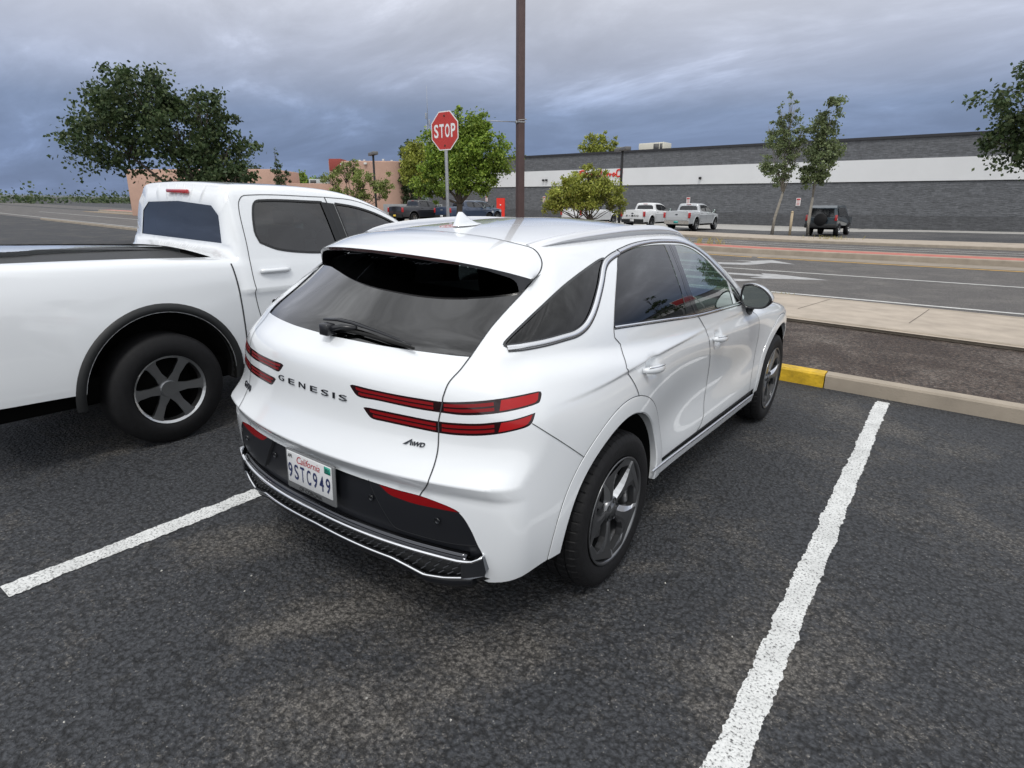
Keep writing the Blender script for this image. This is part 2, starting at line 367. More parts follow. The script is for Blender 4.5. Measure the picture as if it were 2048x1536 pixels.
def F(P):
    x,y,z=np.abs(P[...,0]),P[...,1],P[...,2]
    dim=sum(.022*np.exp(-(((y-a)/.052)**4+((z-b)/.046)**4)) for a,b in ((.262,.992),(1.298,.963)))
    side=x-WL(y,z)-crease(y,z)+dim
    deck=(z-(D0(y)-.10*x*x))*.98
    rear=(RL(z)+RLk(z)*x**2.3-y)/1.05
    fr=(y-(3.70-.40*x**2.2-.25*(z-.55)**2))/1.02
    bot=.20-z
    lo=smax(side,deck,.07);lo=smax(lo,rear,.07+.05*sstep(.74,1.0,z));lo=smax(lo,fr,.25);lo=smax(lo,bot,.05)
    gs=(x-GL(y,z))/1.13
    top=(z-(T0(y)-(.14+.03*sstep(1.3,1.8,y))*x*x))/np.where(y>1.6,1.12,1.0)
    rg=(RG(z)+RGk(z)*x*x-y)/1.6
    g=smax(gs,top,.075);g=smax(g,rg,.035)
    g=smax(g,1.0-z,.01)
    return smin(lo,g,.025)
def gradF(P,e=2e-4):
    G=np.empty_like(P)
    for a in range(3):
        d=np.zeros(3);d[a]=e;G[...,a]=F(P+d)-F(P-d)
    return G/np.maximum(np.linalg.norm(G,axis=-1,keepdims=True),1e-12)
YA,YB,ZC,R0=-.25,2.95,.72,.95
def fromST(s,p):
    s=np.asarray(s,float);p=np.asarray(p,float)
    yc=np.clip(s,YA,YB);th=(s-yc)/R0   # + toward front
    dx=np.cos(th)*np.cos(p);dy=np.sin(th)*np.cos(p);dz=np.sin(p)
    D=np.stack([dx,dy,dz],-1);C=np.stack([0*yc,yc,0*yc+ZC],-1)
    lo=np.full(s.shape,.15);hi=np.full(s.shape,1.9)
    # first outward crossing: coarse march then bisection
    t=np.linspace(.15,1.9,60);best=np.full(s.shape,1.9);found=np.zeros(s.shape,bool);prev=lo.copy()
    for k in range(1,len(t)):
        v=F(C+D*t[k]);new=(~found)&(v>0)
        best=np.where(new,t[k],best);prev=np.where(new,t[k-1],prev);found|=new
    lo,hi=prev,best
    for _ in range(22):
        m=(lo+hi)/2;v=F(C+D*m[...,None]);lo=np.where(v<=0,m,lo);hi=np.where(v>0,m,hi)
    return C+D*((lo+hi)/2)[...,None]
def toST(P):
    P=np.asarray(P,float);x,y,z=P[...,0],P[...,1],P[...,2]
    yc=np.clip(y,YA,YB);dy=y-yc;h=np.hypot(x,dy)
    th=np.arctan2(dy,np.maximum(x,1e-9));return np.stack([yc+th*R0,np.arctan2(z-ZC,h)],-1)
# outlines measured on the car body, metres, right-hand side (x>0), y forward from the rear axle, z up
TRC = {
 'hatchgap': [(0.618,-0.675,1.166), (0.611,-0.722,1.125), (0.601,-0.772,1.086), (0.597,-0.798,1.038), (0.597,-0.801,1.022), (0.593,-0.808,0.981), (0.589,-0.812,0.949), (0.591,-0.814,0.906), (0.597,-0.826,0.845), (0.6,-0.847,0.797), (0.603,-0.88,0.749), (0.57,-0.868,0.7), (0.545,-0.867,0.663)],
 'lampU': [(0.209,-0.89,1.022), (0.221,-0.889,1.028), (0.3,-0.878,1.026), (0.425,-0.854,1.024), (0.516,-0.829,1.023), (0.597,-0.801,1.022), (0.685,-0.761,1.032), (0.759,-0.71,1.044), (0.812,-0.647,1.054), (0.848,-0.57,1.059), (0.853,-0.561,1.057), (0.857,-0.561,1.05), (0.863,-0.578,1.028), (0.862,-0.588,1.022), (0.843,-0.636,1.014), (0.796,-0.699,1.002), (0.737,-0.745,0.991), (0.667,-0.778,0.982), (0.6,-0.805,0.982), (0.519,-0.833,0.983), (0.428,-0.857,0.986), (0.341,-0.875,0.988), (0.275,-0.886,0.986), (0.247,-0.889,0.989), (0.225,-0.89,1.005)],
 'lampL': [(0.277,-0.888,0.949), (0.289,-0.886,0.953), (0.368,-0.872,0.954), (0.458,-0.852,0.953), (0.542,-0.828,0.95), (0.589,-0.812,0.949), (0.645,-0.791,0.951), (0.717,-0.759,0.957), (0.774,-0.727,0.967), (0.819,-0.686,0.976), (0.866,-0.61,0.993), (0.867,-0.615,0.983), (0.866,-0.63,0.959), (0.859,-0.646,0.948), (0.824,-0.691,0.935), (0.778,-0.73,0.923), (0.719,-0.761,0.912), (0.647,-0.793,0.906), (0.591,-0.814,0.906), (0.522,-0.837,0.909), (0.43,-0.862,0.912), (0.369,-0.875,0.913), (0.33,-0.882,0.913), (0.31,-0.885,0.918), (0.289,-0.887,0.936)],
 'qwin': [(0.7,-0.584,1.206), (0.696,-0.573,1.214), (0.698,-0.542,1.232), (0.703,-0.49,1.26), (0.711,-0.364,1.321), (0.708,-0.199,1.386), (0.699,-0.019,1.437), (0.687,0.131,1.47), (0.685,0.181,1.475), (0.696,0.152,1.461), (0.716,0.096,1.431), (0.749,0.021,1.377), (0.772,-0.044,1.332), (0.792,-0.109,1.288), (0.804,-0.173,1.251), (0.806,-0.244,1.226), (0.799,-0.306,1.217), (0.773,-0.427,1.21), (0.742,-0.531,1.206), (0.717,-0.577,1.2)],
 'qchrome': [(0.715,-0.584,1.197), (0.744,-0.538,1.2), (0.776,-0.431,1.203), (0.799,-0.318,1.21), (0.81,-0.25,1.216), (0.811,-0.184,1.234), (0.804,-0.128,1.262), (0.791,-0.073,1.297), (0.772,-0.017,1.336), (0.745,0.056,1.388), (0.715,0.125,1.436), (0.698,0.179,1.461), (0.685,0.258,1.479), (0.677,0.333,1.49)],
 'topchrome': [(0.673,0.341,1.494), (0.655,0.539,1.515), (0.645,0.758,1.525), (0.641,0.986,1.522), (0.647,1.221,1.508), (0.672,1.38,1.473), (0.709,1.495,1.42), (0.747,1.591,1.357), (0.791,1.719,1.271), (0.813,1.81,1.215), (0.846,1.948,1.116)],
 'rdwin': [(0.688,0.314,1.479), (0.739,0.211,1.41), (0.784,0.121,1.337), (0.817,0.056,1.271), (0.84,0.016,1.216), (0.858,0.255,1.201), (0.868,0.523,1.181), (0.872,0.817,1.16), (0.843,0.813,1.249), (0.787,0.834,1.352), (0.72,0.883,1.441), (0.66,0.927,1.508), (0.661,0.724,1.511), (0.668,0.514,1.504)],
 'bpil': [(0.66,0.927,1.508), (0.72,0.883,1.441), (0.787,0.834,1.352), (0.843,0.813,1.249), (0.872,0.817,1.16), (0.874,1.01,1.149), (0.861,0.972,1.199), (0.82,0.952,1.294), (0.745,0.995,1.406), (0.662,1.079,1.501)],
 'fdwin': [(0.662,1.079,1.501), (0.663,1.182,1.495), (0.683,1.324,1.467), (0.723,1.459,1.406), (0.769,1.566,1.329), (0.802,1.694,1.255), (0.833,1.68,1.198), (0.863,1.694,1.114), (0.874,1.01,1.149), (0.861,0.972,1.199), (0.82,0.952,1.294), (0.745,0.995,1.406)],
 'fqwin': [(0.807,1.729,1.24), (0.823,1.802,1.195), (0.85,1.924,1.11), (0.86,1.751,1.115), (0.839,1.74,1.172)],
 'belt': [(0.843,0.012,1.207), (0.861,0.251,1.193), (0.87,0.52,1.174), (0.876,0.976,1.139), (0.873,1.421,1.119), (0.854,1.991,1.09)],
 'gapC': [(0.688,0.314,1.479), (0.739,0.211,1.41), (0.784,0.121,1.337), (0.817,0.056,1.271), (0.846,0.004,1.198), (0.857,-0.004,1.165), (0.869,0.032,1.133), (0.882,0.024,1.108), (0.893,0.015,1.096), (0.93,-0.015,1.045), (0.938,0.047,0.974), (0.948,0.091,0.915), (0.951,0.112,0.869), (0.95,0.153,0.802)],
 'gapB': [(0.877,0.973,1.136), (0.891,1.08,1.054), (0.914,1.116,0.981), (0.914,1.163,0.9), (0.903,1.219,0.8), (0.894,1.244,0.674), (0.904,1.207,0.579), (0.917,1.19,0.501), (0.923,1.131,0.455), (0.925,1.068,0.431)],
 'bumpgap': [(0.866,-0.63,0.958), (0.897,-0.58,0.917), (0.916,-0.513,0.868), (0.943,-0.362,0.758)],
 'blackedge': [(0.161,-0.92,0.668), (0.24,-0.915,0.667), (0.363,-0.901,0.666), (0.448,-0.887,0.664), (0.545,-0.867,0.663), (0.626,-0.846,0.652), (0.681,-0.83,0.638), (0.713,-0.819,0.612), (0.743,-0.806,0.559), (0.761,-0.794,0.507), (0.776,-0.782,0.466), (0.784,-0.765,0.393)],
 'refl': [(0.363,-0.901,0.663), (0.449,-0.888,0.661), (0.545,-0.867,0.662), (0.626,-0.846,0.652), (0.681,-0.83,0.639), (0.702,-0.823,0.628), (0.66,-0.837,0.627), (0.593,-0.856,0.626), (0.523,-0.874,0.625), (0.462,-0.887,0.629), (0.411,-0.896,0.636)],
 'spoilgap': [(-0.431,-0.209,1.532), (-0.284,-0.214,1.551), (-0.122,-0.204,1.563), (0.042,-0.208,1.564), (0.188,-0.202,1.56), (0.322,-0.191,1.551), (0.453,-0.184,1.535), (0.501,-0.178,1.528), (0.536,-0.176,1.52), (0.574,-0.19,1.5), (0.607,-0.214,1.474), (0.623,-0.241,1.451), (0.628,-0.266,1.433), (0.627,-0.308,1.407)],
}
# ================================================================== the white crossover
MROT = Matrix(((0.99947559, 0.00963398, 0.03091483), (-0.01003138, 0.99986871, 0.01272552), (-0.03078817, -0.0130289, 0.99944101)))
LOT_EUL = MROT.to_euler()                       # the parking lot falls gently to the right
def lot(x, y, z=0.0): return MROT @ Vector((x, y, z))

paint = mat('white_paint', (.735, .760, .785), rough=.26, coat=1.0, coat_rough=.015, spec=.5)
gloss_black = mat('gloss_black', (.006, .007, .009), rough=.12, coat=.4)
satin_black = mat('satin_black', (.010, .011, .014), rough=.30, spec=.5)
trim_black = mat('trim_black', (.012, .013, .014), rough=.55, bump=.15, bscale=400)
gapm = mat('gap_shadow', (.055, .057, .062), rough=.9, spec=.1)
chrome = mat('bright_trim', (.80, .81, .83), rough=.12, metal=1.0)
satin = mat('satin_aluminium', (.72, .73, .75), rough=.24, metal=1.0)
smoke = mat('smoked_chrome', (.20, .21, .23), rough=.14, metal=1.0)
lamp_dark = mat('lamp_housing', (.012, .001, .002), rough=.1, coat=.5, spec=.3)
lamp_red = mat('lamp_red', (.20, .002, .004), rough=.3, coat=.25, spec=.25)
lamp_bright = mat('lamp_reflex_red', (.36, .003, .005), rough=.3, coat=.3, spec=.3)
rubber = mat('tyre_rubber', (.008, .008, .009), spec=.28, rough=.62, var=.25, vscale=30, bump=.2, bscale=150)
rimm = mat('grey_alloy', (.17, .174, .182), rough=.32, metal=.9, coat=.4)
rim_bright = mat('machined_alloy', (.80, .81, .82), rough=.30, metal=1.0)
disc_m = mat('brake_steel', (.30, .30, .31), rough=.35, metal=1.0)
seat_m = mat('seat_leather', (.035, .033, .032), rough=.55)
cabin_m = mat('cabin_lining', (.02, .02, .021), rough=.8)
dark_glass = glass_mat('privacy_glass', (.035, .037, .04), .66)
rear_glass_m = glass_mat('rear_glass', (.03, .032, .035), 1.0)
clear_glass = glass_mat('green_glass', (.46, .58, .53), 1.1)

SH = Shell(F, -.25, 2.95, .72, .95)
car = thing('crossover', 'white crossover with double-bar red tail lights, parked in front with its rear towards us', 'car', (0, 0, 0), rot=LOT_EUL)

def T_(n, **k): return smooth_poly(TRC[n], **k)
hg = SH.snap(T_('hatchgap'))
glow = SH.snap(smooth_poly([(0, -.808, 1.169), (.246, -.787, 1.170), (.412, -.751, 1.169), (.558, -.705, 1.168), (.620, -.678, 1.167)]))
gside = SH.snap(smooth_poly([(.620, -.678, 1.167), (.614, -.60, 1.220), (.611, -.54, 1.259), (.616, -.45, 1.316), (.622, -.378, 1.36), (.627, -.308, 1.407)]))
spg = [p for p in TRC['spoilgap'] if p[0] > .1]; spg[-1] = (.627, -.308, 1.407)
sgap = SH.snap(smooth_poly([(0, -.205, 1.564)]+spg))
be = SH.snap(smooth_poly([(0, -.93, .672)]+[p for p in TRC['blackedge']]))
bumpg = SH.snap(T_('bumpgap')); lU = SH.snap(smooth_poly(TRC['lampU'], closed=True, step=.01, corner=50)); lL = SH.snap(smooth_poly(TRC['lampL'], closed=True, step=.01, corner=50))
qw = SH.snap(smooth_poly(TRC['qwin'], closed=True, corner=60)); rdw = SH.snap(smooth_poly(TRC['rdwin'], closed=True, corner=50)); bp = SH.snap(smooth_poly(TRC['bpil'], closed=True, corner=50))
fdw = SH.snap(smooth_poly(TRC['fdwin'], closed=True, corner=50)); fqw = SH.snap(smooth_poly(TRC['fqwin'], closed=True, corner=30))
gC, gB = SH.snap(T_('gapC')), SH.snap(T_('gapB'))
gA = SH.snap(smooth_poly([(.86, 1.99, 1.095), (.90, 2.16, 1.02), (.919, 2.23, .913), (.917, 2.257, .777), (.915, 2.247, .619), (.922, 2.21, .508), (.925, 2.20, .405)]))
tch = SH.snap(T_('topchrome')); qch = SH.snap(T_('qchrome')); belt = SH.snap(smooth_poly(TRC['belt']+[(.85, 2.02, 1.088)]))
midpil = SH.snap(smooth_poly([(.876, .974, 1.136), (.870, .93, 1.17), (.825, .885, 1.28), (.75, .935, 1.405), (.662, 1.0, 1.505)]))
ref = SH.snap(smooth_poly(TRC['refl'], closed=True, corner=30))
bar_y = np.linspace(.40, 2.34, 60)
zsb = .447-.022*(bar_y-.4); sillb = np.stack([SH.surf_x(bar_y, zsb), bar_y, zsb], -1)
zss = .415-.032*(bar_y-.4)/.94; sills = np.stack([SH.surf_x(bar_y, zss), bar_y, zss], -1)
bot = SH.snap(smooth_poly([(0, -.89, .275), (.4, -.86, .275), (.7, -.79, .285), (.775, -.745, .335), (.835, -.675, .361), (.889, -.569, .369), (.907, -.473, .370), (.93, -.2, .36), (.93, .2, .355), (.924, .40, .352), (.919, 1.0, .340), (.912, 1.5, .318), (.907, 2.2, .291), (.92, 2.6, .285), (.92, 3.1, .28), (.87, 3.4, .28), (.6, 3.6, .26), (0, 3.68, .25)], step=.03))
def arch(yc, r=.455, zc_=.375, n=90):
    t = np.linspace(0, 2*math.pi, n, endpoint=False); y = yc+r*np.cos(t); z = np.maximum(zc_+r*np.sin(t), .21)
    return np.stack([SH.surf_x(y, z), y, z], -1)
arR, arF = arch(0.0, .495), arch(2.875, .495)
wsh = SH.snap(smooth_poly([(0, 2.42, 1.11), (.3, 2.40, 1.10), (.58, 2.30, 1.09), (.70, 2.16, 1.12), (.68, 1.98, 1.22), (.635, 1.80, 1.33), (.58, 1.6, 1.44), (.53, 1.48, 1.50), (.3, 1.42, 1.55), (0, 1.40, 1.57)]))
hood = SH.snap(smooth_poly([(0, 2.50, 1.08), (.4, 2.46, 1.07), (.72, 2.32, 1.06), (.80, 2.55, 1.02), (.80, 3.0, .96), (.72, 3.35, .86), (.3, 3.58, .80), (0, 3.63, .80)]))
podline = SH.snap(smooth_poly([(.312, -.912, .672), (.345, -.909, .612), (.423, -.891, .503), (.45, -.887, .494), (.541, -.864, .490), (.69, -.83, .486), (.757, -.797, .500)], corner=60))
xc_ = np.linspace(0, .80, 60); crests = [np.stack([xc_, SH.surf_y(xc_, np.full(60, z_)), np.full(60, z_)], -1) for z_ in (.736, .742, .748)]
yc_ = np.linspace(-.62, 2.6, 120); zc0 = np.interp(yc_, [-.9, -.5, -.24, 0, .19, .46, .79, 1.06, 1.41, 1.94, 2.4, 3.0], [1.0, 1.012, 1.025, 1.038, 1.047, 1.051, 1.051, 1.051, 1.047, 1.033, 1.01, .98])
crests += [np.stack([SH.surf_x(yc_, zc0+o_), yc_, zc0+o_], -1) for o_ in (.004, -.002, -.012, -.024, -.030)]
closed = lambda P: np.vstack([P, P[:1]])
ST = SH.toST
i_gl = int(np.argmin(np.abs(hg[:, 2]-.93))); i_gb = int(np.argmin(np.linalg.norm(be-hg[-1], axis=1)))
P_tail = np.vstack([be[:i_gb], hg[::-1], gside, sgap[::-1]])
P_glass = np.vstack([glow, gside[:int(len(gside)*.8)], SH.snap(np.array([(.60, -.33, 1.43), (.5, -.33, 1.45), (.25, -.39, 1.463), (0, -.41, 1.465)]))])
P_black = np.vstack([be, SH.snap(np.array([(.79, -.76, .30), (.79, -.7, .22), (0, -.85, .22)]))])
P_bump = np.vstack([hg[i_gl:], be[i_gb:], SH.snap(np.array([(.78, -.74, .21), (.9, -.45, .21), (.94, -.3, .5)])), bumpg[::-1]])
P_pod = np.vstack([podline, be[i_gb:][(be[i_gb:, 2] > .50)][::-1], be[(be[:, 0] > .32) & (be[:, 2] > .66)][::-1]])
P_rd = np.vstack([gC, SH.snap(np.array([(.94, .16, .6), (.94, .2, .447)])), sillb[bar_y < 1.07], gB[::-1], midpil, tch[tch[:, 1] < .98][::-1]])
P_fd = np.vstack([midpil[::-1], gB, sillb[(bar_y > 1.07) & (bar_y < 2.2)], gA[::-1], tch[tch[:, 1] > .99][::-1]])
P_drop = np.vstack([ST(bot), [(4.9, -1.5), (-2.5, -1.5)]])
P_sb = np.vstack([ST(sillb), ST(sills)[::-1]])
def lamp_bars(U, gapx=None):
    # split a closed lamp outline into upper and lower edge and lay two bars and an end block between them
    i0 = int(np.argmin(U[:, 0])); 
    s = ST(U); order = np.argsort(s[:, 0]); smin, smax = s[:, 0].min(), s[:, 0].max()
    ss = np.linspace(smin+.03, smax-.012, 60); up, dn = [], []
    for q in ss:
        ys = []
        for a, b in zip(s, np.roll(s, -1, axis=0)):
            if (a[0]-q)*(b[0]-q) <= 0 and a[0] != b[0]: ys.append(a[1]+(b[1]-a[1])*(q-a[0])/(b[0]-a[0]))
        up.append(max(ys)); dn.append(min(ys))
    return ss, np.array(up), np.array(dn)
bars = []
for U, e1 in ((lU, .81), (lL, .82)):
    ss, up, dn = lamp_bars(U); n_ = len(ss); sg = ST(hg[i_gl:i_gl+1])[0, 0]
    for f0, f1 in ((.19, .44), (.57, .81)):
        for a, b in ((ss[0], sg-.008), (sg+.010, ss[0]+(ss[-1]-ss[0])*e1-.012)):
            m = (ss >= a-1e-6) & (ss <= b+1e-6); s_ = ss[m]
            if a == ss[0]: s_ = np.maximum(s_, ss[0]+ (f0*.05))
            tp = up[m]-(up[m]-dn[m])*f0; bt = up[m]-(up[m]-dn[m])*f1
            if len(s_) > 1: bars.append(('bar', np.vstack([np.stack([s_, tp], -1), np.stack([s_, bt], -1)[::-1]])))
    m = ss >= ss[0]+(ss[-1]-ss[0])*e1; s_ = ss[m]; tp = up[m]-(up[m]-dn[m])*.12; bt = up[m]-(up[m]-dn[m])*.88
    bars.append(('block', np.vstack([np.stack([s_, tp], -1), np.stack([s_-.01, bt], -1)[::-1]])))
bar_lines = [SH.fromST(closed(b)) for _, b in bars]
lines = [hg, glow, gside, sgap, be, bumpg, closed(lU), closed(lL), closed(qw), closed(rdw), closed(bp), closed(fdw), closed(fqw), gC, gB, gA, tch, midpil, closed(ref), sillb, sills, bot, closed(arR), closed(arF), wsh, hood, podline]+crests+bar_lines
regions = [('windscreen', ST(wsh)), ('bonnet', ST(hood)), ('rear_door', ST(P_rd)), ('front_door', ST(P_fd)), ('sill', lambda c: (c[:, 2] < .5-.03*c[:, 1]) & (c[:, 1] > .2) & (c[:, 1] < 2.6) & (c[:, 0] > .7) & (c[:, 2] < np.interp(c[:, 1], bar_y, zsb))),
    ('sill_trim', P_sb), ('rear_bumper', ST(P_bump)), ('tailgate', ST(P_tail)), ('under_spoiler', ST(np.vstack([gside[int(len(gside)*.72):], sgap[::-1], SH.snap(np.array([(0, -.3, 1.5), (0, -.5, 1.40), (.3, -.5, 1.385), (.55, -.45, 1.36)]))]))), ('rear_window', ST(P_glass)), ('bumper_panel', ST(P_black)), ('bumper_pod', ST(P_pod)), ('reflector', ST(ref)),
    ('lamp_u', ST(lU)), ('lamp_l', ST(lL))]+[(k, b) for k, b in bars]+[('quarter_glass', ST(qw)), ('pillar_trim', ST(bp)), ('rear_door_glass', ST(rdw)), ('front_door_glass', ST(fdw)), ('vent_glass', ST(fqw)),
    ('none', P_drop), ('none', ST(arR)), ('none', ST(arF))]
parts = SH.build(SH.YA-SH.R0*math.pi/2, SH.YB+SH.R0*math.pi/2, -.80, .018, .0185, lines, regions)
parts.pop('none', None)
def put(key, name, m, parent, both=True, side=1, inset=0.0, normals=True):
    if key not in parts: return None
    V, Fc, Nn = Shell.sub(*parts[key], both=both, side=side)
    if inset: V = V-Nn*inset
    return mesh_obj(name, V, Fc, m, parent, normals=Nn if normals else None)
body = put('body', 'body', paint, car)
put('windscreen', 'windscreen', clear_glass, car)
put('bonnet', 'bonnet', paint, car)
tg = put('tailgate', 'tailgate', paint, car)
rw = put('rear_window', 'rear_window', rear_glass_m, car, inset=.004)
put('under_spoiler', 'roof_end', gloss_black, tg)
bumper = thing('rear_bumper', None, None); bumper.parent = car
put('bumper_panel', 'bumper_panel', satin_black, bumper, inset=.016)
for sd_ in (1, -1):
    put('rear_bumper', 'bumper_corner', paint, bumper, both=False, side=sd_)
    put('bumper_pod', 'bumper_pod', satin_black, bumper, both=False, side=sd_, inset=.003)
    put('sill', 'sill', paint, car, both=False, side=sd_)
    put('sill_trim', 'sill_trim', trim_black, car, both=False, side=sd_, inset=.012)
for sd_ in (1, -1):
    rd = put('rear_door', 'door', paint, car, both=False, side=sd_); fd = put('front_door', 'door', paint, car, both=False, side=sd_)
    put('quarter_glass', 'quarter_window', dark_glass, car, both=False, side=sd_, inset=.003)
    put('rear_door_glass', 'window', dark_glass, rd, both=False, side=sd_, inset=.003)
    put('front_door_glass', 'window', clear_glass, fd, both=False, side=sd_, inset=.003)
    put('vent_glass', 'vent_window', clear_glass, fd, both=False, side=sd_, inset=.003)
    put('pillar_trim', 'pillar_trim', gloss_black, car, both=False, side=sd_, inset=.001)
    put('reflector', 'reflector', lamp_red, bumper, both=False, side=sd_, inset=.002)
    for k in ('lamp_u', 'lamp_l'):
        tl = put(k, 'tail_light', lamp_dark, car, both=False, side=sd_, inset=.0015)
        # only the bars that belong to this lamp
        zc_ = 1.0 if k == 'lamp_u' else .93
        for kk, mm, nm in (('bar', lamp_red, 'light_bar'), ('block', lamp_bright, 'reflex_block')):
            if kk in parts:
                P_, t_, N_ = parts[kk]; cz = P_[t_].mean(1); zsplit = np.interp(cz[:, 0], [.2, .6, .75, .86], [.972, .968, .984, 1.006]); selm = (cz[:, 2] > zsplit) if k == 'lamp_u' else (cz[:, 2] <= zsplit)
                if selm.any():
                    V, Fc, Nn = Shell.sub(P_, t_[selm], N_, both=False, side=sd_); mesh_obj(nm, V-Nn*.0005, Fc, mm, tl, normals=Nn)
    # door and panel gaps
    def rib(P, w, nm, m, par, lift=.0018, crown=0.0): V, Fc = ribbon(SH, P, w, lift, crown, side=sd_); return mesh_obj(nm, V, Fc, m, par)
    rib(hg, .0048, 'panel_gap', gapm, tg); rib(gside[int(len(gside)*.02):], .006, 'window_seal', gloss_black, rw); rib(bumpg, .0030, 'panel_gap', gapm, bumper)
    rib(gC[6:], .0045, 'panel_gap', gapm, rd); rib(gB, .0048, 'panel_gap', gapm, fd); rib(gA, .004, 'panel_gap', gapm, fd); rib(midpil, .004, 'panel_gap', gapm, fd, lift=.0035)
    rib(tch, .030, 'roof_edge_seal', gapm, car, lift=.0015); rib(tch, .022, 'window_trim', satin, car, lift=.002, crown=.006)
    rib(qch, .034, 'window_seal', gapm, car, lift=.0015); rib(qch, .026, 'window_trim', satin, car, lift=.002, crown=.006)
    rib(belt, .024, 'window_seal', gloss_black, car, lift=.0015); rib(belt-np.array([0, 0, .002]), .013, 'belt_trim', chrome, car, lift=.003, crown=.005)
    rib(closed(np.asarray(qw)), .010, 'window_seal', gloss_black, car, lift=.002)
    rib(sills, .017, 'sill_strip', satin, car, lift=.004, crown=.007)
    # wheel arch trims, painted, standing a little proud of the body
    for yc, par in ((0.0, car), (2.875, car)):
        t = np.linspace(math.radians(-3), math.radians(180.5), 80); n_ = len(t); V, Fc = [], []
        for grp in ([(.5325, -.003), (.531, .0035)], [(.531, .0035), (.52, .0045), (.49, .0055), (.462, .0055)], [(.462, .0055), (.4555, .0005)], [(.4555, .0005), (.4545, -.02), (.454, -.085)]):
            b0 = len(V)//1
            for r, off in grp:
                y = yc+r*np.cos(t); z = .375+r*np.sin(t); x = SH.surf_x(y, np.maximum(z, .3)); V += list(map(tuple, np.stack([(x+off)*sd_, y, z], -1)))
            for q in range(len(grp)-1):
                for i in range(n_-1): f = (b0+q*n_+i, b0+(q+1)*n_+i, b0+(q+1)*n_+i+1, b0+q*n_+i+1); Fc.append(f if sd_ < 0 else tuple(reversed(f)))
        mesh_obj('arch_trim', V, Fc, paint, par)
        y = yc+.5345*np.cos(t); z = .375+.5345*np.sin(t); ar = np.stack([SH.surf_x(y, z), y, z], -1); rib(ar, .0032, 'panel_gap', gapm, car)
        # dark wheel housing
        V, Fc = lathe([(sd_*.90, .452), (sd_*.60, .452), (sd_*.60, .02)], 40, 'x', math.radians(-8)+0, math.radians(188))
        V = [(a, yc+b, .375+c) for a, b, c in V]
        mesh_obj('wheel_housing', V, Fc, mat('housing_black', (.006, .006, .006), rough=.9, spec=.1), car)
# rear bumper edge: the white lip returns inward over the black panel
V, Fc = loft_strip(be, be-SH.grad(be)*.018)
Vm, Fm = mirror_x(V, Fc); mesh_obj('bumper_lip', *merge([(V, Fc), (Vm, Fm)]), satin_black, bumper)
for sd_ in (1, -1):
    V, Fc = loft_strip(podline-SH.grad(podline)*.002, podline-SH.grad(podline)*.018)
    if sd_ < 0: V, Fc = mirror_x(V, Fc)
    mesh_obj('pod_edge', V, Fc, mat('pod_edge_black', (.05, .052, .056), rough=.4), bumper)
# underbody and cabin lining
mesh_obj('underbody', *box(-.70, .70, -.60, 3.45, .26, .40, .04), mat('underbody_black', (.004, .004, .004), rough=1.0, spec=.05), car)
mesh_obj('cabin_floor', *box(-.74, .74, -.55, 2.35, .40, .62, .03), cabin_m, car)

# ---- spoiler: continues the roof rearward over the window
def spo_edge(x): a = np.abs(x); return np.stack([x, -.578+.238*(a/.645)**2.2, 1.499-.105*a**2-.19*a**4], -1)
xs = np.linspace(-1, 1, 81)*.645
E1 = spo_edge(xs)
gl2 = np.vstack([sgap[::-1]*np.array([-1, 1, 1]), sgap[1:]])
d_ = np.r_[0, np.cumsum(np.linalg.norm(np.diff(gl2, axis=0), axis=1))]; mid = d_[-1]/2
q_ = np.sign(xs)*(np.abs(xs)/.645)**1.0*mid*.985+mid
G1 = np.stack([np.interp(q_, d_, gl2[:, k]) for k in range(3)], -1)
rows = []; NR = 9
for j in range(NR+1):
    t = j/NR; P = G1*(1-t)+E1*t; P[:, 2] += .014*np.sin(math.pi*t)*(1-(np.abs(xs)/.66)**3); rows.append(P)
lipw = .012
rows.append(E1+np.array([0, -.003, -.003]))
V = np.concatenate(rows); n_ = len(xs); Fc = [(j*n_+i, j*n_+i+1, (j+1)*n_+i+1, (j+1)*n_+i) for j in range(len(rows)-1) for i in range(n_-1)]
sp = mesh_obj('spoiler', V, [tuple(reversed(f)) for f in Fc], paint, car)
lx = [0, .2, .4, .497, .528, .554, .577, .589, .598, .603, .6065, .610, .62, .632, .645]; lz = [1.483, 1.478, 1.462, 1.447, 1.437, 1.429, 1.421, 1.413, 1.402, 1.387, 1.367, 1.357, 1.372, 1.396, 1.4185]
xh = np.unique(np.r_[np.linspace(0, .49, 30), np.linspace(.49, .645, 50), lx]); xf = np.r_[-xh[::-1], xh[1:]]
EF = spo_edge(xf); U1 = EF+np.array([0, -.0028, -.0034]); L1 = U1.copy(); L1[:, 2] = np.minimum(np.interp(np.abs(xf), lx, lz), U1[:, 2]-.001); L1[:, 1] += .006
V, Fc = loft_strip(U1, L1); mesh_obj('spoiler_lip', V, [tuple(reversed(f)) for f in Fc], mat('lip_black', (.055, .057, .064), rough=.30, coat=.4), sp, smooth=False)
m_ = np.abs(xf) < .42; V, Fc = loft_strip(U1[m_]+np.array([0, -.002, -.001]), L1[m_]+np.array([0, -.002, .002])); mesh_obj('brake_light', V, [tuple(reversed(f)) for f in Fc], mat('high_brake_light', (.085, .042, .044), rough=.2, coat=1.0), sp)
IN = L1.copy(); IN[:, 1] = L1[:, 1]+.16; IN[:, 2] = np.maximum(L1[:, 2]+.03, 1.44+.03*(1-(np.abs(xf)/.645)**2)); IN[:, 0] *= .97
V, Fc = loft_strip(L1, IN); mesh_obj('spoiler_underside', V, [tuple(reversed(f)) for f in Fc], mat('underside_black', (.004, .004, .005), rough=.35), sp)
for sd_ in (1, -1): 
    V, Fc = ribbon(SH, sgap[len(sgap)*0:], .005, .002, side=sd_); mesh_obj('panel_gap', V, Fc, gapm, sp)

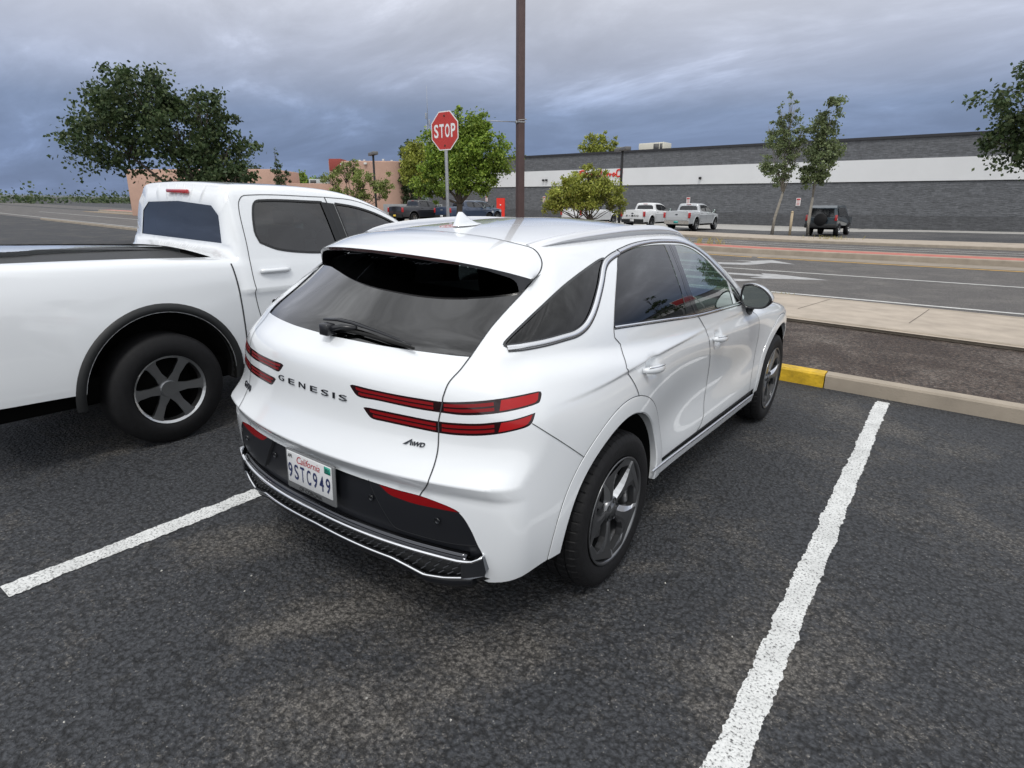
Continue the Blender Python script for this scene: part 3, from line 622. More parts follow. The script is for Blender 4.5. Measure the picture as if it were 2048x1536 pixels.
# ---- rear lower trim: bright strips and mesh
def sweep_x(zf, yoff, xs, sec):
    # sec: list of (dy outwards, dz); the path follows the bumper in plan
    rows = []
    for (a, b) in sec:
        z = np.array([zf(abs(x)) for x in xs]); y = SH.surf_y(np.abs(xs), np.full(len(xs), .43)); rows.append(np.stack([xs, y-yoff-a, z+b], -1))
    n = len(xs); m = len(sec); V = np.concatenate(rows)
    return V, [(j*n+i, j*n+i+1, ((j+1) % m)*n+i+1, ((j+1) % m)*n+i) for j in range(m) for i in range(n-1)]+[tuple(j*n for j in range(m)), tuple(j*n+n-1 for j in range(m-1, -1, -1))]
xs2 = np.linspace(-.785, .785, 90)
zU = lambda x: float(np.interp(x, [0, .45, .60, .70, .745, .785], [.444, .437, .433, .429, .434, .460]))
zL = lambda x: float(np.interp(x, [0, .31, .42, .49, .56, .64, .72, .785], [.379, .370, .367, .352, .334, .342, .360, .372]))
sec = [(-.01, -.008), (.010, -.008), (.016, -.003), (.017, .003), (.012, .007), (-.01, .009)]
mesh_obj('bumper_strip', *sweep_x(zU, .012, xs2, sec), chrome, bumper)
sec2 = [(-.01, -.005), (.008, -.005), (.012, 0), (.008, .005), (-.01, .006)]
xs3 = np.linspace(-.72, .72, 90)
mesh_obj('bumper_strip', *sweep_x(zL, .010, xs3, sec2), chrome, bumper)
mesh_obj('bumper_shelf', *sweep_x(lambda x: zU(min(x, .70))+.018, .006, xs3, [(-.02, -.010), (.012, -.010), (.002, .008), (-.02, .010)]), mat('shelf_dark', (.09, .092, .10), rough=.16, metal=1.0), bumper)
# honeycomb between the strips: backing plus slanted ribs
mesh_obj('bumper_grille', *sweep_x(lambda x: .5*(zU(min(x, .72))+zL(x)), -.004, xs3, [(-.01, -.045), (.0, -.045), (.0, .045), (-.01, .045)]), trim_black, bumper)
ribs = []
for row in range(3):
    for k in range(-19, 20):
        xa = k*.036+(row % 2)*.018
        if abs(xa) > .69: continue
        a, b = zL(abs(xa)), zU(min(abs(xa), .70)); hh = (b-a-.02)/3; zz = a+.01+hh*row
        xe = xa+.022; yy = SH.surf_y(np.array([abs(xa), abs(xe)]), np.array([.43, .43]))
        ribs.append(tube([(xa, yy[0]-.006, zz+.001), (xe, yy[1]-.006, zz+hh*.75)], .0022, 4))
mesh_obj('grille_mesh', *merge(ribs), mat('mesh_dark', (.05, .052, .056), rough=.35, metal=.3), bumper, smooth=False)
for sd_ in (1, -1):
    # bright corner cap joining the two strips
    Q = [(.712, -.005, .424), (.787, .0, .467), (.800, .0, .405), (.795, .0, .388), (.745, -.004, .365), (.712, -.004, .360)]
    y = SH.surf_y(np.array([q[0]*.975 for q in Q]), np.full(6, .43))-.016
    Aq = [(q[0]*sd_, yy+q[1], q[2]) for q, yy in zip(Q, y)]; Bq = [(a*.99, b+.03, c) for a, b, c in Aq]
    Fq = [tuple(range(6)) if sd_ > 0 else tuple(range(5, -1, -1))]+[(i, 6+i, 6+(i+1) % 6, (i+1) % 6) for i in range(6)]
    mesh_obj('corner_cap', Aq+Bq, Fq, smoke, bumper, smooth=False)
mesh_obj('valance', *sweep_x(lambda x: zL(x)-.03, -.004, xs3, [(-.06, -.035), (-.02, -.030), (.002, -.010), (.004, .02), (-.03, .025)]), satin_black, bumper)
# parking sensors
for x, z in ((.315, .592), (.615, .578)):
    for sd_ in (1, -1):
        y = float(SH.surf_y(np.array([x]), np.array([z]))[0])+(.012 if x < .5 else 0)
        V, Fc = lathe([(0, .013), (-.004, .013), (-.005, .011), (-.002, .009), (-.002, 0)], 20, 'z'); V = [(sd_*x+a, y+c, z+b) for a, b, c in V]
        mesh_obj('parking_sensor', V, Fc, gloss_black, bumper)
# number plate
pl = mesh_obj('plate_frame', *box(-.159, .159, -.948, -.936, .510, .690, .006), mat('plate_frame_grey', (.15, .155, .16), rough=.4, metal=.15), car)
plate = mesh_obj('number_plate', *box(-.145, .145, -.9515, -.944, .541, .683, .003), mat('plate_white', (.62, .63, .64), rough=.3), car)
def text_mesh(s, size=1.0, ext=0.0, off=0.0, shear=0.0, spacing=1.0):
    cu = bpy.data.curves.new('t', 'FONT'); cu.body = s; cu.size = size; cu.extrude = ext; cu.offset = off; cu.shear = shear; cu.space_character = spacing; cu.resolution_u = 4
    cu.align_x = 'CENTER'; cu.align_y = 'CENTER'; o = bpy.data.objects.new('t', cu); col.objects.link(o)
    dg = bpy.context.evaluated_depsgraph_get(); me = bpy.data.meshes.new_from_object(o.evaluated_get(dg))
    V = np.array([tuple(v.co) for v in me.vertices]); Fc = [tuple(p.vertices) for p in me.polygons]
    bpy.data.objects.remove(o); bpy.data.curves.remove(cu); bpy.data.meshes.remove(me)
    if len(V): V[:, 0] -= (V[:, 0].min()+V[:, 0].max())/2; V[:, 1] -= (V[:, 1].min()+V[:, 1].max())/2
    return V, Fc
def fit_text(s, w, h, **k):
    V, Fc = text_mesh(s, **k); V = V.copy(); V[:, 0] *= w/(V[:, 0].max()-V[:, 0].min()); V[:, 1] *= h/(V[:, 1].max()-V[:, 1].min()); return V, Fc
navy = mat('plate_navy', (.02, .03, .10), rough=.4)
for i, ch in enumerate('9STC949'):
    V, Fc = fit_text(ch, .027, .068, off=.012)
    mesh_obj('plate_character', np.stack([-.1235+i*.0412+V[:, 0], np.full(len(V), -.9530), .598+V[:, 1]], -1), Fc, navy, plate)
V, Fc = fit_text('California', .150, .032, shear=.35); mesh_obj('plate_script', np.stack([V[:, 0]+.0, np.full(len(V), -.9530), .658+V[:, 1]], -1), Fc, mat('plate_red', (.42, .02, .03), rough=.4), plate)
V, Fc = fit_text('APR', .030, .017, off=.01); mesh_obj('plate_month', np.stack([V[:, 0]-.120, np.full(len(V), -.9530), .664+V[:, 1]], -1), Fc, mat('ink_black', (.01, .01, .01), rough=.5), plate)
mesh_obj('plate_sticker', *box(.104, .142, -.9528, -.9515, .650, .680), mat('sticker_green', (.02, .30, .22), rough=.4), plate)
V, Fc = fit_text('2027', .026, .011, off=.01); mesh_obj('sticker_year', np.stack([V[:, 0]+.123, np.full(len(V), -.9535), .668+V[:, 1]], -1), Fc, MATS['ink_black'], plate)
V, Fc = fit_text('OF CORONA', .150, .018, off=.012); mesh_obj('frame_lettering', np.stack([V[:, 0], np.full(len(V), -.9490), .5245+V[:, 1]], -1), Fc, MATS['ink_black'], pl)
# badges, following the curved tailgate
badge_m = mat('dark_badge', (.06, .065, .075), rough=.22, metal=.9)
def badge(s, cx, cz, w, h, name, off=.01, shear=0.0):
    V, Fc = fit_text(s, w, h, off=off, shear=shear); x = V[:, 0]+cx; z = V[:, 1]+cz; y = SH.surf_y(np.abs(x), z)
    A = np.stack([x, y-.0045, z], -1); B = np.stack([x, y+.001, z], -1)
    # side walls from boundary edges
    ec = {}
    for f in Fc:
        for a, b in zip(f, f[1:]+f[:1]): ec[(a, b)] = ec.get((a, b), 0)+1
    n = len(A); F2 = list(Fc)+[(b, a, n+a, n+b) for (a, b) in ec if (b, a) not in ec]
    mesh_obj(name, np.vstack([A, B]), F2, badge_m, tg, smooth=False)
for ch, x in zip('GENESIS', (-.225, -.146, -.071, .005, .073, .125, .175)):
    badge(ch, x, .968, .010 if ch == 'I' else .041, .0225, 'badge_letter', off=-.012)
badge('GV70', -.607, .838, .115, .026, 'model_badge')
badge('WD', .527, .855, .042, .016, 'drive_badge', shear=.25, off=.015)
x = np.array([.463, .498, .498, .492, .492, .478]); z = np.array([.848, .872, .848, .848, .862, .848]); 
V = np.stack([x, SH.surf_y(x, z)-.004, z], -1); mesh_obj('drive_badge', V, [(0, 1, 4, 5), (1, 2, 3, 4)], badge_m, tg, smooth=False)
V = [(.501+a, float(SH.surf_y(np.array([.503]), np.array([.855]))[0])-.004, .855+b) for a, b in ((-.002, -.008), (.003, -.008), (.005, .008), (0, .008))]; mesh_obj('drive_badge', V, [(0, 1, 2, 3)], badge_m, tg, smooth=False)

# wiper
wb = [(-.052, -.790, 1.226), (.02, -.776, 1.232), (.10, -.772, 1.230), (.24, -.770, 1.216), (.34, -.768, 1.203), (.412, -.766, 1.191)]
wp = mesh_obj('rear_wiper', *tube(wb, [.010, .014, .013, .009, .007, .004], 8, squash=.55), satin_black, car)
mesh_obj('wiper_blade', *tube([(-.04, -.792, 1.203), (.2, -.783, 1.198), (.425, -.765, 1.180)], [.006, .007, .005], 6), mat('wiper_rubber', (.004, .004, .004), rough=.8), wp)
V, Fc = box(-.022, .030, -.035, .014, -.018, .030, .009); V = [(a+.0, b-.812+.0, c+1.192) for a, b, c in V]; mesh_obj('wiper_pivot', V, Fc, satin_black, wp)
mesh_obj('wiper_arm', *tube([(.005, -.835, 1.20), (.06, -.80, 1.212), (.13, -.782, 1.215)], [.012, .011, .008], 6), satin_black, wp)

# shark-fin antenna
prof = []; rows = []
for t, zt in ((0, 0.0), (.12, .008), (.25, .010), (.55, .012), (1.0, 1.0)): pass
fin = []
nh = 9
for j in range(nh):
    t = j/(nh-1); zz = 1.583+.066*t; y0 = -.058+.030*t**1.2; y1 = .148-.148*t**.62; w = .030*(1-t)**.75+.004+.010*max(0, .12-t)/.12
    cnt = 20
    for k in range(cnt):
        a = 2*math.pi*k/cnt; yy = (y0+y1)/2+(y1-y0)/2*math.cos(a); fac = (abs(math.sin(a))**.8)*(1-.55*max(0, math.cos(a))) ; fin.append((math.copysign(w*fac, math.sin(a)) if abs(math.sin(a)) > 1e-6 else 0, yy, zz+.012*(yy+.058)/.2*(1-t)))
Ff = [(j*20+k, j*20+(k+1) % 20, (j+1)*20+(k+1) % 20, (j+1)*20+k) for j in range(nh-1) for k in range(20)]+[tuple((nh-1)*20+k for k in range(20))]
mesh_obj('antenna', fin, Ff, paint, car)
# roof rails
for sd_ in (1, -1):
    yr = np.array([-.165, -.10, 0, .15, .35, .6, .9, 1.15, 1.35, 1.50, 1.60]); xr = np.array([.515, .535, .552, .566, .575, .580, .578, .570, .560, .548, .538])
    hr = np.array([.004, .016, .028, .036, .040, .042, .041, .037, .028, .014, .002])
    zr = []
    for x, y in zip(xr, yr):
        lo, hi = 1.2, 1.8
        for _ in range(26):
            m = (lo+hi)/2
            if F(np.array([[x, y, m]]))[0] < 0: lo = m
            else: hi = m
        zr.append(lo)
    P = smooth_poly(np.stack([xr, yr, np.array(zr)], -1), step=.05); hh = np.interp(P[:, 1], yr, hr)
    secr = [(-.024, -.4), (-.022, .75), (-.012, 1.0), (.010, 1.0), (.020, .8), (.022, .55), (.014, .45), (.014, -.4)]
    rows = [np.stack([(P[:, 0]+a)*sd_, P[:, 1], P[:, 2]+hh*b-.004-a*.35], -1) for a, b in secr]
    n_ = len(P); m2_ = len(secr); V = np.concatenate(rows); Fc = [(j*n_+i, ((j+1) % m2_)*n_+i, ((j+1) % m2_)*n_+i+1, j*n_+i+1) for j in range(m2_) for i in range(n_-1)]
    if sd_ > 0: Fc = [tuple(reversed(f)) for f in Fc]
    mesh_obj('roof_rail', V, Fc, mat('silver_rail', (.80, .81, .83), rough=.34, metal=.75), car)
    # door handles and mirrors
    for (ya, za), par in (((.262, .992), None), ((1.298, .963), None)):
        xx = float(SH.surf_x(np.array([ya-.13]), np.array([za]))[0])
        yy = np.linspace(ya-.112, ya+.112, 15); base = np.array([SH.surf_x(np.array([ya-.15+ (q-ya+.15)]), np.array([za+.075]))[0] for q in yy])
        base = np.interp(yy, [yy[0], yy[-1]], [SH.surf_x(yy[:1], np.array([za]))[0], SH.surf_x(yy[-1:], np.array([za]))[0]])
        arc = .026*np.sin(np.linspace(0, math.pi, 15))**.5; P = np.stack([(base+arc+.002)*sd_, yy, za-.002-.012*(yy-ya)/.112], -1); rr = .021*np.clip(np.sin(np.linspace(.12, math.pi-.12, 15))**.35, .3, 1)
        hd = mesh_obj('door_handle', *tube(P, rr, 10, squash=1.0), paint, car)
        P2 = P+np.array([.012*sd_, 0, .0145]); mesh_obj('handle_trim', *tube(P2[1:-1], .0035, 6), chrome, hd)
    # mirror
    mt = [(.885, 2.03, 1.035), (.915, 1.99, 1.07)]
    mr = thing('side_mirror', None, None); mr.parent = car
    for k_ in list(mr.keys()): pass
    outl = np.array([(.858, 1.222), (.850, 1.17), (.862, 1.105), (.885, 1.077), (.93, 1.070), (.995, 1.076), (1.028, 1.098), (1.045, 1.13), (1.036, 1.158), (1.0, 1.195), (.955, 1.220), (.905, 1.232)])
    oc = smooth_poly(np.c_[outl, np.zeros(12)], closed=True, step=.012, corner=60)[:, :2]; c0_ = oc.mean(0)
    def ring(s_, y_, dz=0): return np.stack([(c0_[0]+(oc[:, 0]-c0_[0])*s_)*sd_, np.full(len(oc), y_)+(oc[:, 0]-.95)*.12, c0_[1]+(oc[:, 1]-c0_[1])*s_+dz], -1)
    rg = [ring(.86, 1.905), ring(.875, 1.893), ring(.93, 1.888), ring(1.0, 1.889), ring(1.03, 1.905), ring(1.02, 1.95), ring(.93, 2.01), ring(.72, 2.06), ring(.35, 2.085), ring(.05, 2.09)]
    n_ = len(oc); V = np.concatenate(rg); Fc = [(j*n_+i, j*n_+(i+1) % n_, (j+1)*n_+(i+1) % n_, (j+1)*n_+i) for j in range(len(rg)-1) for i in range(n_)]
    if sd_ > 0: Fc = [tuple(reversed(f)) for f in Fc]
    Vn = np.array(V); fmi = [1 if (Vn[list(f)].mean(0)[2] > 1.128+.0 and Vn[list(f)].mean(0)[1]-(abs(Vn[list(f)].mean(0)[0])-.95)*.12 > 1.899) else 0 for f in Fc]
    mesh_obj('mirror_housing', V, Fc, gloss_black, mr, mats=[gloss_black, paint], fm=fmi)
    V = ring(.86, 1.895); V[:, 1] += .022*(V[:, 2]-1.15)+.02*(np.abs(V[:, 0])-.95); mesh_obj('mirror_glass', V, [tuple(range(n_)) if sd_ > 0 else tuple(range(n_-1, -1, -1))], mat('mirror_silver', (.56, .63, .61), rough=.01, metal=1.0), mr, smooth=False)
    mesh_obj('mirror_foot', *tube([(.865*sd_, 2.06, 1.015), (.89*sd_, 2.02, 1.045), (.915*sd_, 1.985, 1.085)], [.036, .026, .03], 10, squash=.7), satin_black, mr)

# ---- wheels
def tyre_mesh(R=.370):
    prof = [(-.222, .248), (-.232, .27), (-.236, .30), (-.232, .335), (-.218, .356), (-.196, .3655), (-.178, .3675), (-.177, .361), (-.169, .361), (-.168, .368), (-.124, .3697), (-.123, .362), (-.113, .362), (-.112, .3697), (-.068, .368), (-.067, .361), (-.059, .361), (-.058, .3675), (-.040, .3655), (-.020, .3575), (-.008, .340), (-.0035, .331), (-.0022, .327), (-.0005, .305), (-.003, .285), (-.008, .268), (-.014, .258), (-.022, .250)]
    n = 480; V, Fc = lathe(prof, n); V = np.array(V); m = len(prof)
    for k in range(n):
        if k % 9 == 0:
            for i in (4, 5, 6, 17, 18, 19): s = (prof[i][1]-.004)/prof[i][1]; V[k*m+i, 1:] *= s
        if k % 9 == 4:
            for i in (9, 10, 13, 14): s = (prof[i][1]-.005)/prof[i][1]; V[k*m+i, 1:] *= s
    return V, Fc
def spokes():
    P, Q = [], []
    rs = np.array([.050, .075, .10, .13, .16, .185, .205, .219, .2465]); aL = np.radians([-28, -22, -18, -16, -18, -22.5, -31, -55.8, -56]); aM = np.radians([4, 3, 2.5, 3.5, 6, 8.3, 10.0, 11.5, 12]); aR = np.radians([30, 23, 18, 14.5, 13, 12.6, 13.0, 16, 16])
    xt = np.array([-.030, -.026, -.022, -.019, -.017, -.0155, -.014, -.012, -.010]); n = len(rs)
    for k in range(5):
        a0 = math.radians(72*k+18)
        def pt(i, a, x): t = a0+a; return (x, rs[i]*math.cos(t), rs[i]*math.sin(t))
        V = [];
        for i in range(n):
            dep = .024
            V += [pt(i, aL[i], xt[i]-.034), pt(i, aL[i], xt[i]-.004), pt(i, (aL[i]*.7+aM[i]*.3), xt[i]+.001), pt(i, aM[i], xt[i]), pt(i, aR[i], xt[i]-dep*(1-i/(n-1))-.002), pt(i, aR[i], xt[i]-.036)]
        F_ = [(i*6+j, i*6+j+1, (i+1)*6+j+1, (i+1)*6+j) for i in range(n-1) for j in range(5)]
        mi = [1 if j == 3 else 0 for i in range(n-1) for j in range(5)]
        P.append((V, F_)); Q += mi
    V, Fc = merge(P); return V, Fc, Q
wheel0 = None
def wheel_parts(par):
    ty = mesh_obj('tyre', *tyre_mesh(), rubber, par)
    for p_ in ty.data.polygons:
        c_ = p_.center
        if math.hypot(c_.y, c_.z) > .352: p_.use_smooth = False
    lp = [(-.225, .236), (-.215, .250), (-.205, .236), (-.17, .222), (-.07, .214), (-.045, .232), (-.028, .246), (-.016, .2505), (-.006, .2575), (-.004, .2530), (-.0065, .246), (-.012, .242), (-.030, .236)]
    V, Fc = lathe(lp, 96); mesh_obj('rim', V, Fc, rimm, par)
    V, Fc, mi = spokes(); mesh_obj('spokes', V, Fc, rimm, par, mats=[rimm, rim_bright], fm=mi, smooth=False)
    V, Fc = lathe([(-.050, .062), (-.032, .060), (-.026, .052), (-.026, .033), (-.021, .030), (-.020, 0)], 40); mesh_obj('hub', V, Fc, rimm, par)
    L5 = []
    for k in range(5):
        a = math.radians(72*k+54); V, Fc = lathe([(-.0235, .0135), (-.0236, .012), (-.030, .010), (-.030, 0)], 12); L5.append(([(x, y+.046*math.cos(a), z+.046*math.sin(a)) for x, y, z in V], Fc))
    mesh_obj('wheel_nuts', *merge(L5), gloss_black, par)
    V, Fc = lathe([(-.085, .07), (-.082, .155), (-.105, .158), (-.107, .07)], 64); mesh_obj('brake_disc', V, Fc, disc_m, par)
    V, Fc = lathe([(-.10, .03), (-.06, .03), (-.05, .07), (-.10, .075)], 32); mesh_obj('disc_bell', V, Fc, satin_black, par)
    V, Fc = lathe([(-.060, .105), (-.060, .165), (-.125, .170), (-.125, .105)], 14, a0=math.radians(-28), a1=math.radians(38)); mesh_obj('brake_caliper', V, Fc, mat('caliper_grey', (.09, .092, .095), rough=.45), par)
    V, Fc = lathe([(-.14, .225), (-.14, .02)], 40); mesh_obj('brake_shield', V, Fc, MATS['housing_black'], par)
def copy_kids(src, dst):
    for ch in list(src.children):
        c = ch.copy(); col.objects.link(c); c.parent = dst
for i, (x, y, rz, spin) in enumerate(((.944, 0, 0, .42), (.936, 2.875, 0, 1.0), (-.944, 0, math.pi, .2), (-.936, 2.875, math.pi, .9))):
    w = bpy.data.objects.new('wheel', None); col.objects.link(w); w.parent = car; w.location = (x, y, .366); w.rotation_euler = (spin, 0, rz)
    if i == 0: wheel_parts(w); wheel0 = w
    else: copy_kids(wheel0, w)
# ---- cabin
for x in (.37, -.37):
    s = mesh_obj('front_seat', *box(x-.25, x+.25, 1.0, 1.50, .62, .78, .05), seat_m, car)
    V, Fc = box(-.24, .24, -.06, .06, 0, .62, .05); ca, sa = math.cos(.22), math.sin(.22)
    mesh_obj('seat_back', [(a+x, b*ca-c*sa+1.02, c*ca+b*sa+.72) for a, b, c in V], Fc, seat_m, s)
    mesh_obj('headrest', *box(x-.13, x+.13, .80, .90, 1.33, 1.50, .04), seat_m, s)
s = mesh_obj('rear_seat', *box(-.62, .62, .05, .58, .62, .78, .05), seat_m, car)
V, Fc = box(-.62, .62, -.06, .06, 0, .58, .05); mesh_obj('seat_back', [(a, b*ca-c*sa+.08, c*ca+b*sa+.72) for a, b, c in V], Fc, seat_m, s)
for x in (-.4, .4): mesh_obj('headrest', *box(x-.13, x+.13, -.12, -.03, 1.28, 1.40, .03), seat_m, s)
mesh_obj('dashboard', *box(-.78, .78, 1.92, 2.30, .80, 1.06, .06), mat('dash_grey', (.12, .12, .12), rough=.6), car)
V, Fc = lathe([(0, .185), (.012, .175), (0, .165), (-.012, .175)], 30, 'x'); mesh_obj('steering_wheel', [(-.37+b, 1.76-a*.9-c*.35, .98+c*.93) for a, b, c in V], [tuple(f) for f in Fc], seat_m, car)
mesh_obj('boot_cover', *box(-.55, .55, -.55, -.05, .98, 1.0, .005), cabin_m, car)
# ================================================================== ground, road, kerbs
def sst(a, b, t): t = np.clip((np.asarray(t, float)-a)/(b-a), 0, 1); return t*t*(3-2*t)
NRM = MROT.col[2]
def gz(x, y):
    # the parking lot is a gently tilted plane; past the verge the land levels, rising a little to the west
    x = np.asarray(x, float); y = np.asarray(y, float)
    zl = -(NRM[0]*x+NRM[1]*y)/NRM[2]; zl = np.clip(zl, -.45, .45)
    far = -.2+.014*np.maximum(0, -(x+4))
    r = np.hypot(x*.9, y-.5); return zl+(far-zl)*sst(7.5, 12.0, r)
def gfar(x, y): return float(gz(x, y))
def sheet(name, xs, ys, m, dz=0.0, fx=None):
    X, Y = np.meshgrid(xs, ys, indexing='ij'); 
    if fx: X, Y = fx(X, Y)
    Z = gz(X, Y)+dz; V = np.stack([X, Y, Z], -1).reshape(-1, 3); a, b = len(xs), len(ys)
    Fc = [(i*b+j, (i+1)*b+j, (i+1)*b+j+1, i*b+j+1) for i in range(a-1) for j in range(b-1)]
    return struct(mesh_obj(name, V, Fc, m))
def asphalt_mat(name, dark, brown, light, worn=.5, bump=.55, coarse=70, speck=.35, flecks=.8, fleckc=(.225, .210, .190), patches=()):
    m = bpy.data.materials.new(name); m.use_nodes = True; nt = m.node_tree; b = nt.nodes['Principled BSDF']; K = nt.links.new
    g = N(nt, 'ShaderNodeNewGeometry'); P = g.outputs['Position']
    big = N(nt, 'ShaderNodeTexNoise', i_Scale=.9, i_Detail=6.0, i_Roughness=.62, i_Distortion=.6); K(P, big.inputs['Vector'])
    mid = N(nt, 'ShaderNodeTexNoise', i_Scale=14.0, i_Detail=5.0, i_Roughness=.7); K(P, mid.inputs['Vector'])
    fine = N(nt, 'ShaderNodeTexNoise', i_Scale=coarse*1.9, i_Detail=3.0, i_Roughness=.6); K(P, fine.inputs['Vector'])
    vor = N(nt, 'ShaderNodeTexVoronoi', i_Scale=coarse); K(P, vor.inputs['Vector'])
    vor2 = N(nt, 'ShaderNodeTexVoronoi', i_Scale=coarse*2.3); K(P, vor2.inputs['Vector'])
    r1 = ramp(nt, [(.50-.08*worn, dark), (.70-.1*worn, brown)]); 
    s1 = N(nt, 'ShaderNodeMath', operation='MULTIPLY_ADD', i_1=.45, i_2=-.22); K(mid.outputs['Fac'], s1.inputs[0]); s2 = N(nt, 'ShaderNodeMath', operation='ADD'); K(s1.outputs[0], s2.inputs[1]); last = big.outputs['Fac']
    for (bx, by, rx_, ry_, am) in patches:   # worn places with a position of their own
        mpn = N(nt, 'ShaderNodeMapping', vector_type='TEXTURE'); K(P, mpn.inputs[0]); mpn.inputs['Location'].default_value = (bx, by, 0); mpn.inputs['Rotation'].default_value = (0, 0, .9); mpn.inputs['Scale'].default_value = (rx_, ry_, 1)
        ln = N(nt, 'ShaderNodeVectorMath', operation='LENGTH'); K(mpn.outputs[0], ln.inputs[0]); mr_ = N(nt, 'ShaderNodeMapRange', interpolation_type='SMOOTHSTEP'); K(ln.outputs['Value'], mr_.inputs[0]); mr_.inputs[1].default_value = 1.3; mr_.inputs[2].default_value = .2; mr_.inputs[3].default_value = 0; mr_.inputs[4].default_value = am
        ad = N(nt, 'ShaderNodeMath', operation='ADD'); K(last, ad.inputs[0]); K(mr_.outputs[0], ad.inputs[1]); last = ad.outputs[0]
    K(last, s2.inputs[0]); K(s2.outputs[0], r1.inputs[0])
    r2 = ramp(nt, [(.34, .48), (.64, 1.40)]); K(fine.outputs['Fac'], r2.inputs[0])
    m1 = N(nt, 'ShaderNodeMixRGB', blend_type='MULTIPLY', i_0=1.0); K(r1.outputs[0], m1.inputs[1]); K(r2.outputs[0], m1.inputs[2])
    # pale stones
    vc = N(nt, 'ShaderNodeSeparateColor'); K(vor2.outputs['Color'], vc.inputs[0]); st = N(nt, 'ShaderNodeMath', operation='GREATER_THAN', i_1=1-.06*speck*2); K(vc.outputs[0], st.inputs[0])
    st2 = N(nt, 'ShaderNodeMath', operation='LESS_THAN', i_1=.32); K(vor2.outputs['Distance'], st2.inputs[0]); st3 = N(nt, 'ShaderNodeMath', operation='MULTIPLY'); K(st.outputs[0], st3.inputs[0]); K(st2.outputs[0], st3.inputs[1])
    st4 = N(nt, 'ShaderNodeMath', operation='MULTIPLY', i_1=.75); K(st3.outputs[0], st4.inputs[0])
    m2 = N(nt, 'ShaderNodeMixRGB'); K(st4.outputs[0], m2.inputs[0]); K(m1.outputs[0], m2.inputs[1]); m2.inputs[2].default_value = (*light, 1)
    # pits between stones, their shade multiplied into the colour
    pit_shade = ramp(nt, [(.42, 1.0), (.72, .28)]); K(vor.outputs['Distance'], pit_shade.inputs[0])
    # worn flecks where the binder has gone from the stones
    fl = N(nt, 'ShaderNodeTexNoise', i_Scale=coarse*2.1, i_Detail=2.5, i_Roughness=.6, i_Distortion=.8); K(P, fl.inputs['Vector'])
    fa = N(nt, 'ShaderNodeMath', operation='MULTIPLY_ADD', i_1=.55); K(s2.outputs[0], fa.inputs[0]); K(fl.outputs['Fac'], fa.inputs[2])
    fm_ = N(nt, 'ShaderNodeMapRange', interpolation_type='SMOOTHSTEP'); K(fa.outputs[0], fm_.inputs[0]); fm_.inputs[1].default_value = .85; fm_.inputs[2].default_value = .97
    fb = N(nt, 'ShaderNodeMath', operation='MULTIPLY', i_1=flecks); K(fm_.outputs[0], fb.inputs[0])
    m2b = N(nt, 'ShaderNodeMixRGB'); K(fb.outputs[0], m2b.inputs[0]); K(m2.outputs[0], m2b.inputs[1]); m2b.inputs[2].default_value = (*fleckc, 1)
    m3 = N(nt, 'ShaderNodeMixRGB', blend_type='MULTIPLY', i_0=.8); K(m2b.outputs[0], m3.inputs[1]); K(pit_shade.outputs[0], m3.inputs[2]); K(m3.outputs[0], b.inputs['Base Color'])
    rr = ramp(nt, [(.3, .62), (.7, .92)]); K(mid.outputs['Fac'], rr.inputs[0]); K(rr.outputs[0], b.inputs['Roughness']); b.inputs['Specular IOR Level'].default_value = .4
    h1 = N(nt, 'ShaderNodeMath', operation='MULTIPLY_ADD', i_1=-.8); K(vor.outputs['Distance'], h1.inputs[0]); K(fine.outputs['Fac'], h1.inputs[2])
    h2 = N(nt, 'ShaderNodeMath', operation='MULTIPLY_ADD', i_1=1.6); K(mid.outputs['Fac'], h2.inputs[0]); K(h1.outputs[0], h2.inputs[2])
    bn = N(nt, 'ShaderNodeBump', i_Strength=bump, i_Distance=.011); K(h2.outputs[0], bn.inputs['Height']); K(bn.outputs[0], b.inputs['Normal'])
    MATS[name] = m; return m
lotm = asphalt_mat('parking_asphalt', (.046, .049, .055), (.074, .070, .066), (.30, .29, .27), worn=.1, bump=1.0, coarse=46, speck=.10, flecks=.62, patches=((.83, -.78, .34, .20, .20), (.05, -1.1, .36, .09, .17), (-.7, -.85, .40, .22, .13), (1.04, .20, .28, .10, .14), (.98, .95, .40, .16, .12), (.50, -1.42, .5, .25, .12), (1.2, -.85, .2, .12, .08)))
roadm = asphalt_mat('road_asphalt', (.115, .108, .104), (.150, .140, .132), (.40, .37, .34), worn=.4, bump=.5, coarse=60, speck=1.1)
farm = asphalt_mat('far_asphalt', (.075, .075, .080), (.10, .098, .098), (.3, .3, .3), worn=.4, bump=.3, coarse=40, speck=.4)
def conc_mat(name, c, crack=.0):
    return mat(name, c, rough=.88, var=.16, vscale=2.2, bump=.3, bscale=90, spec=.3)
conc = conc_mat('concrete_tan', (.40, .345, .285)); conc2 = conc_mat('concrete_grey', (.36, .35, .33)); kerb_c = conc_mat('kerb_concrete', (.33, .285, .23))
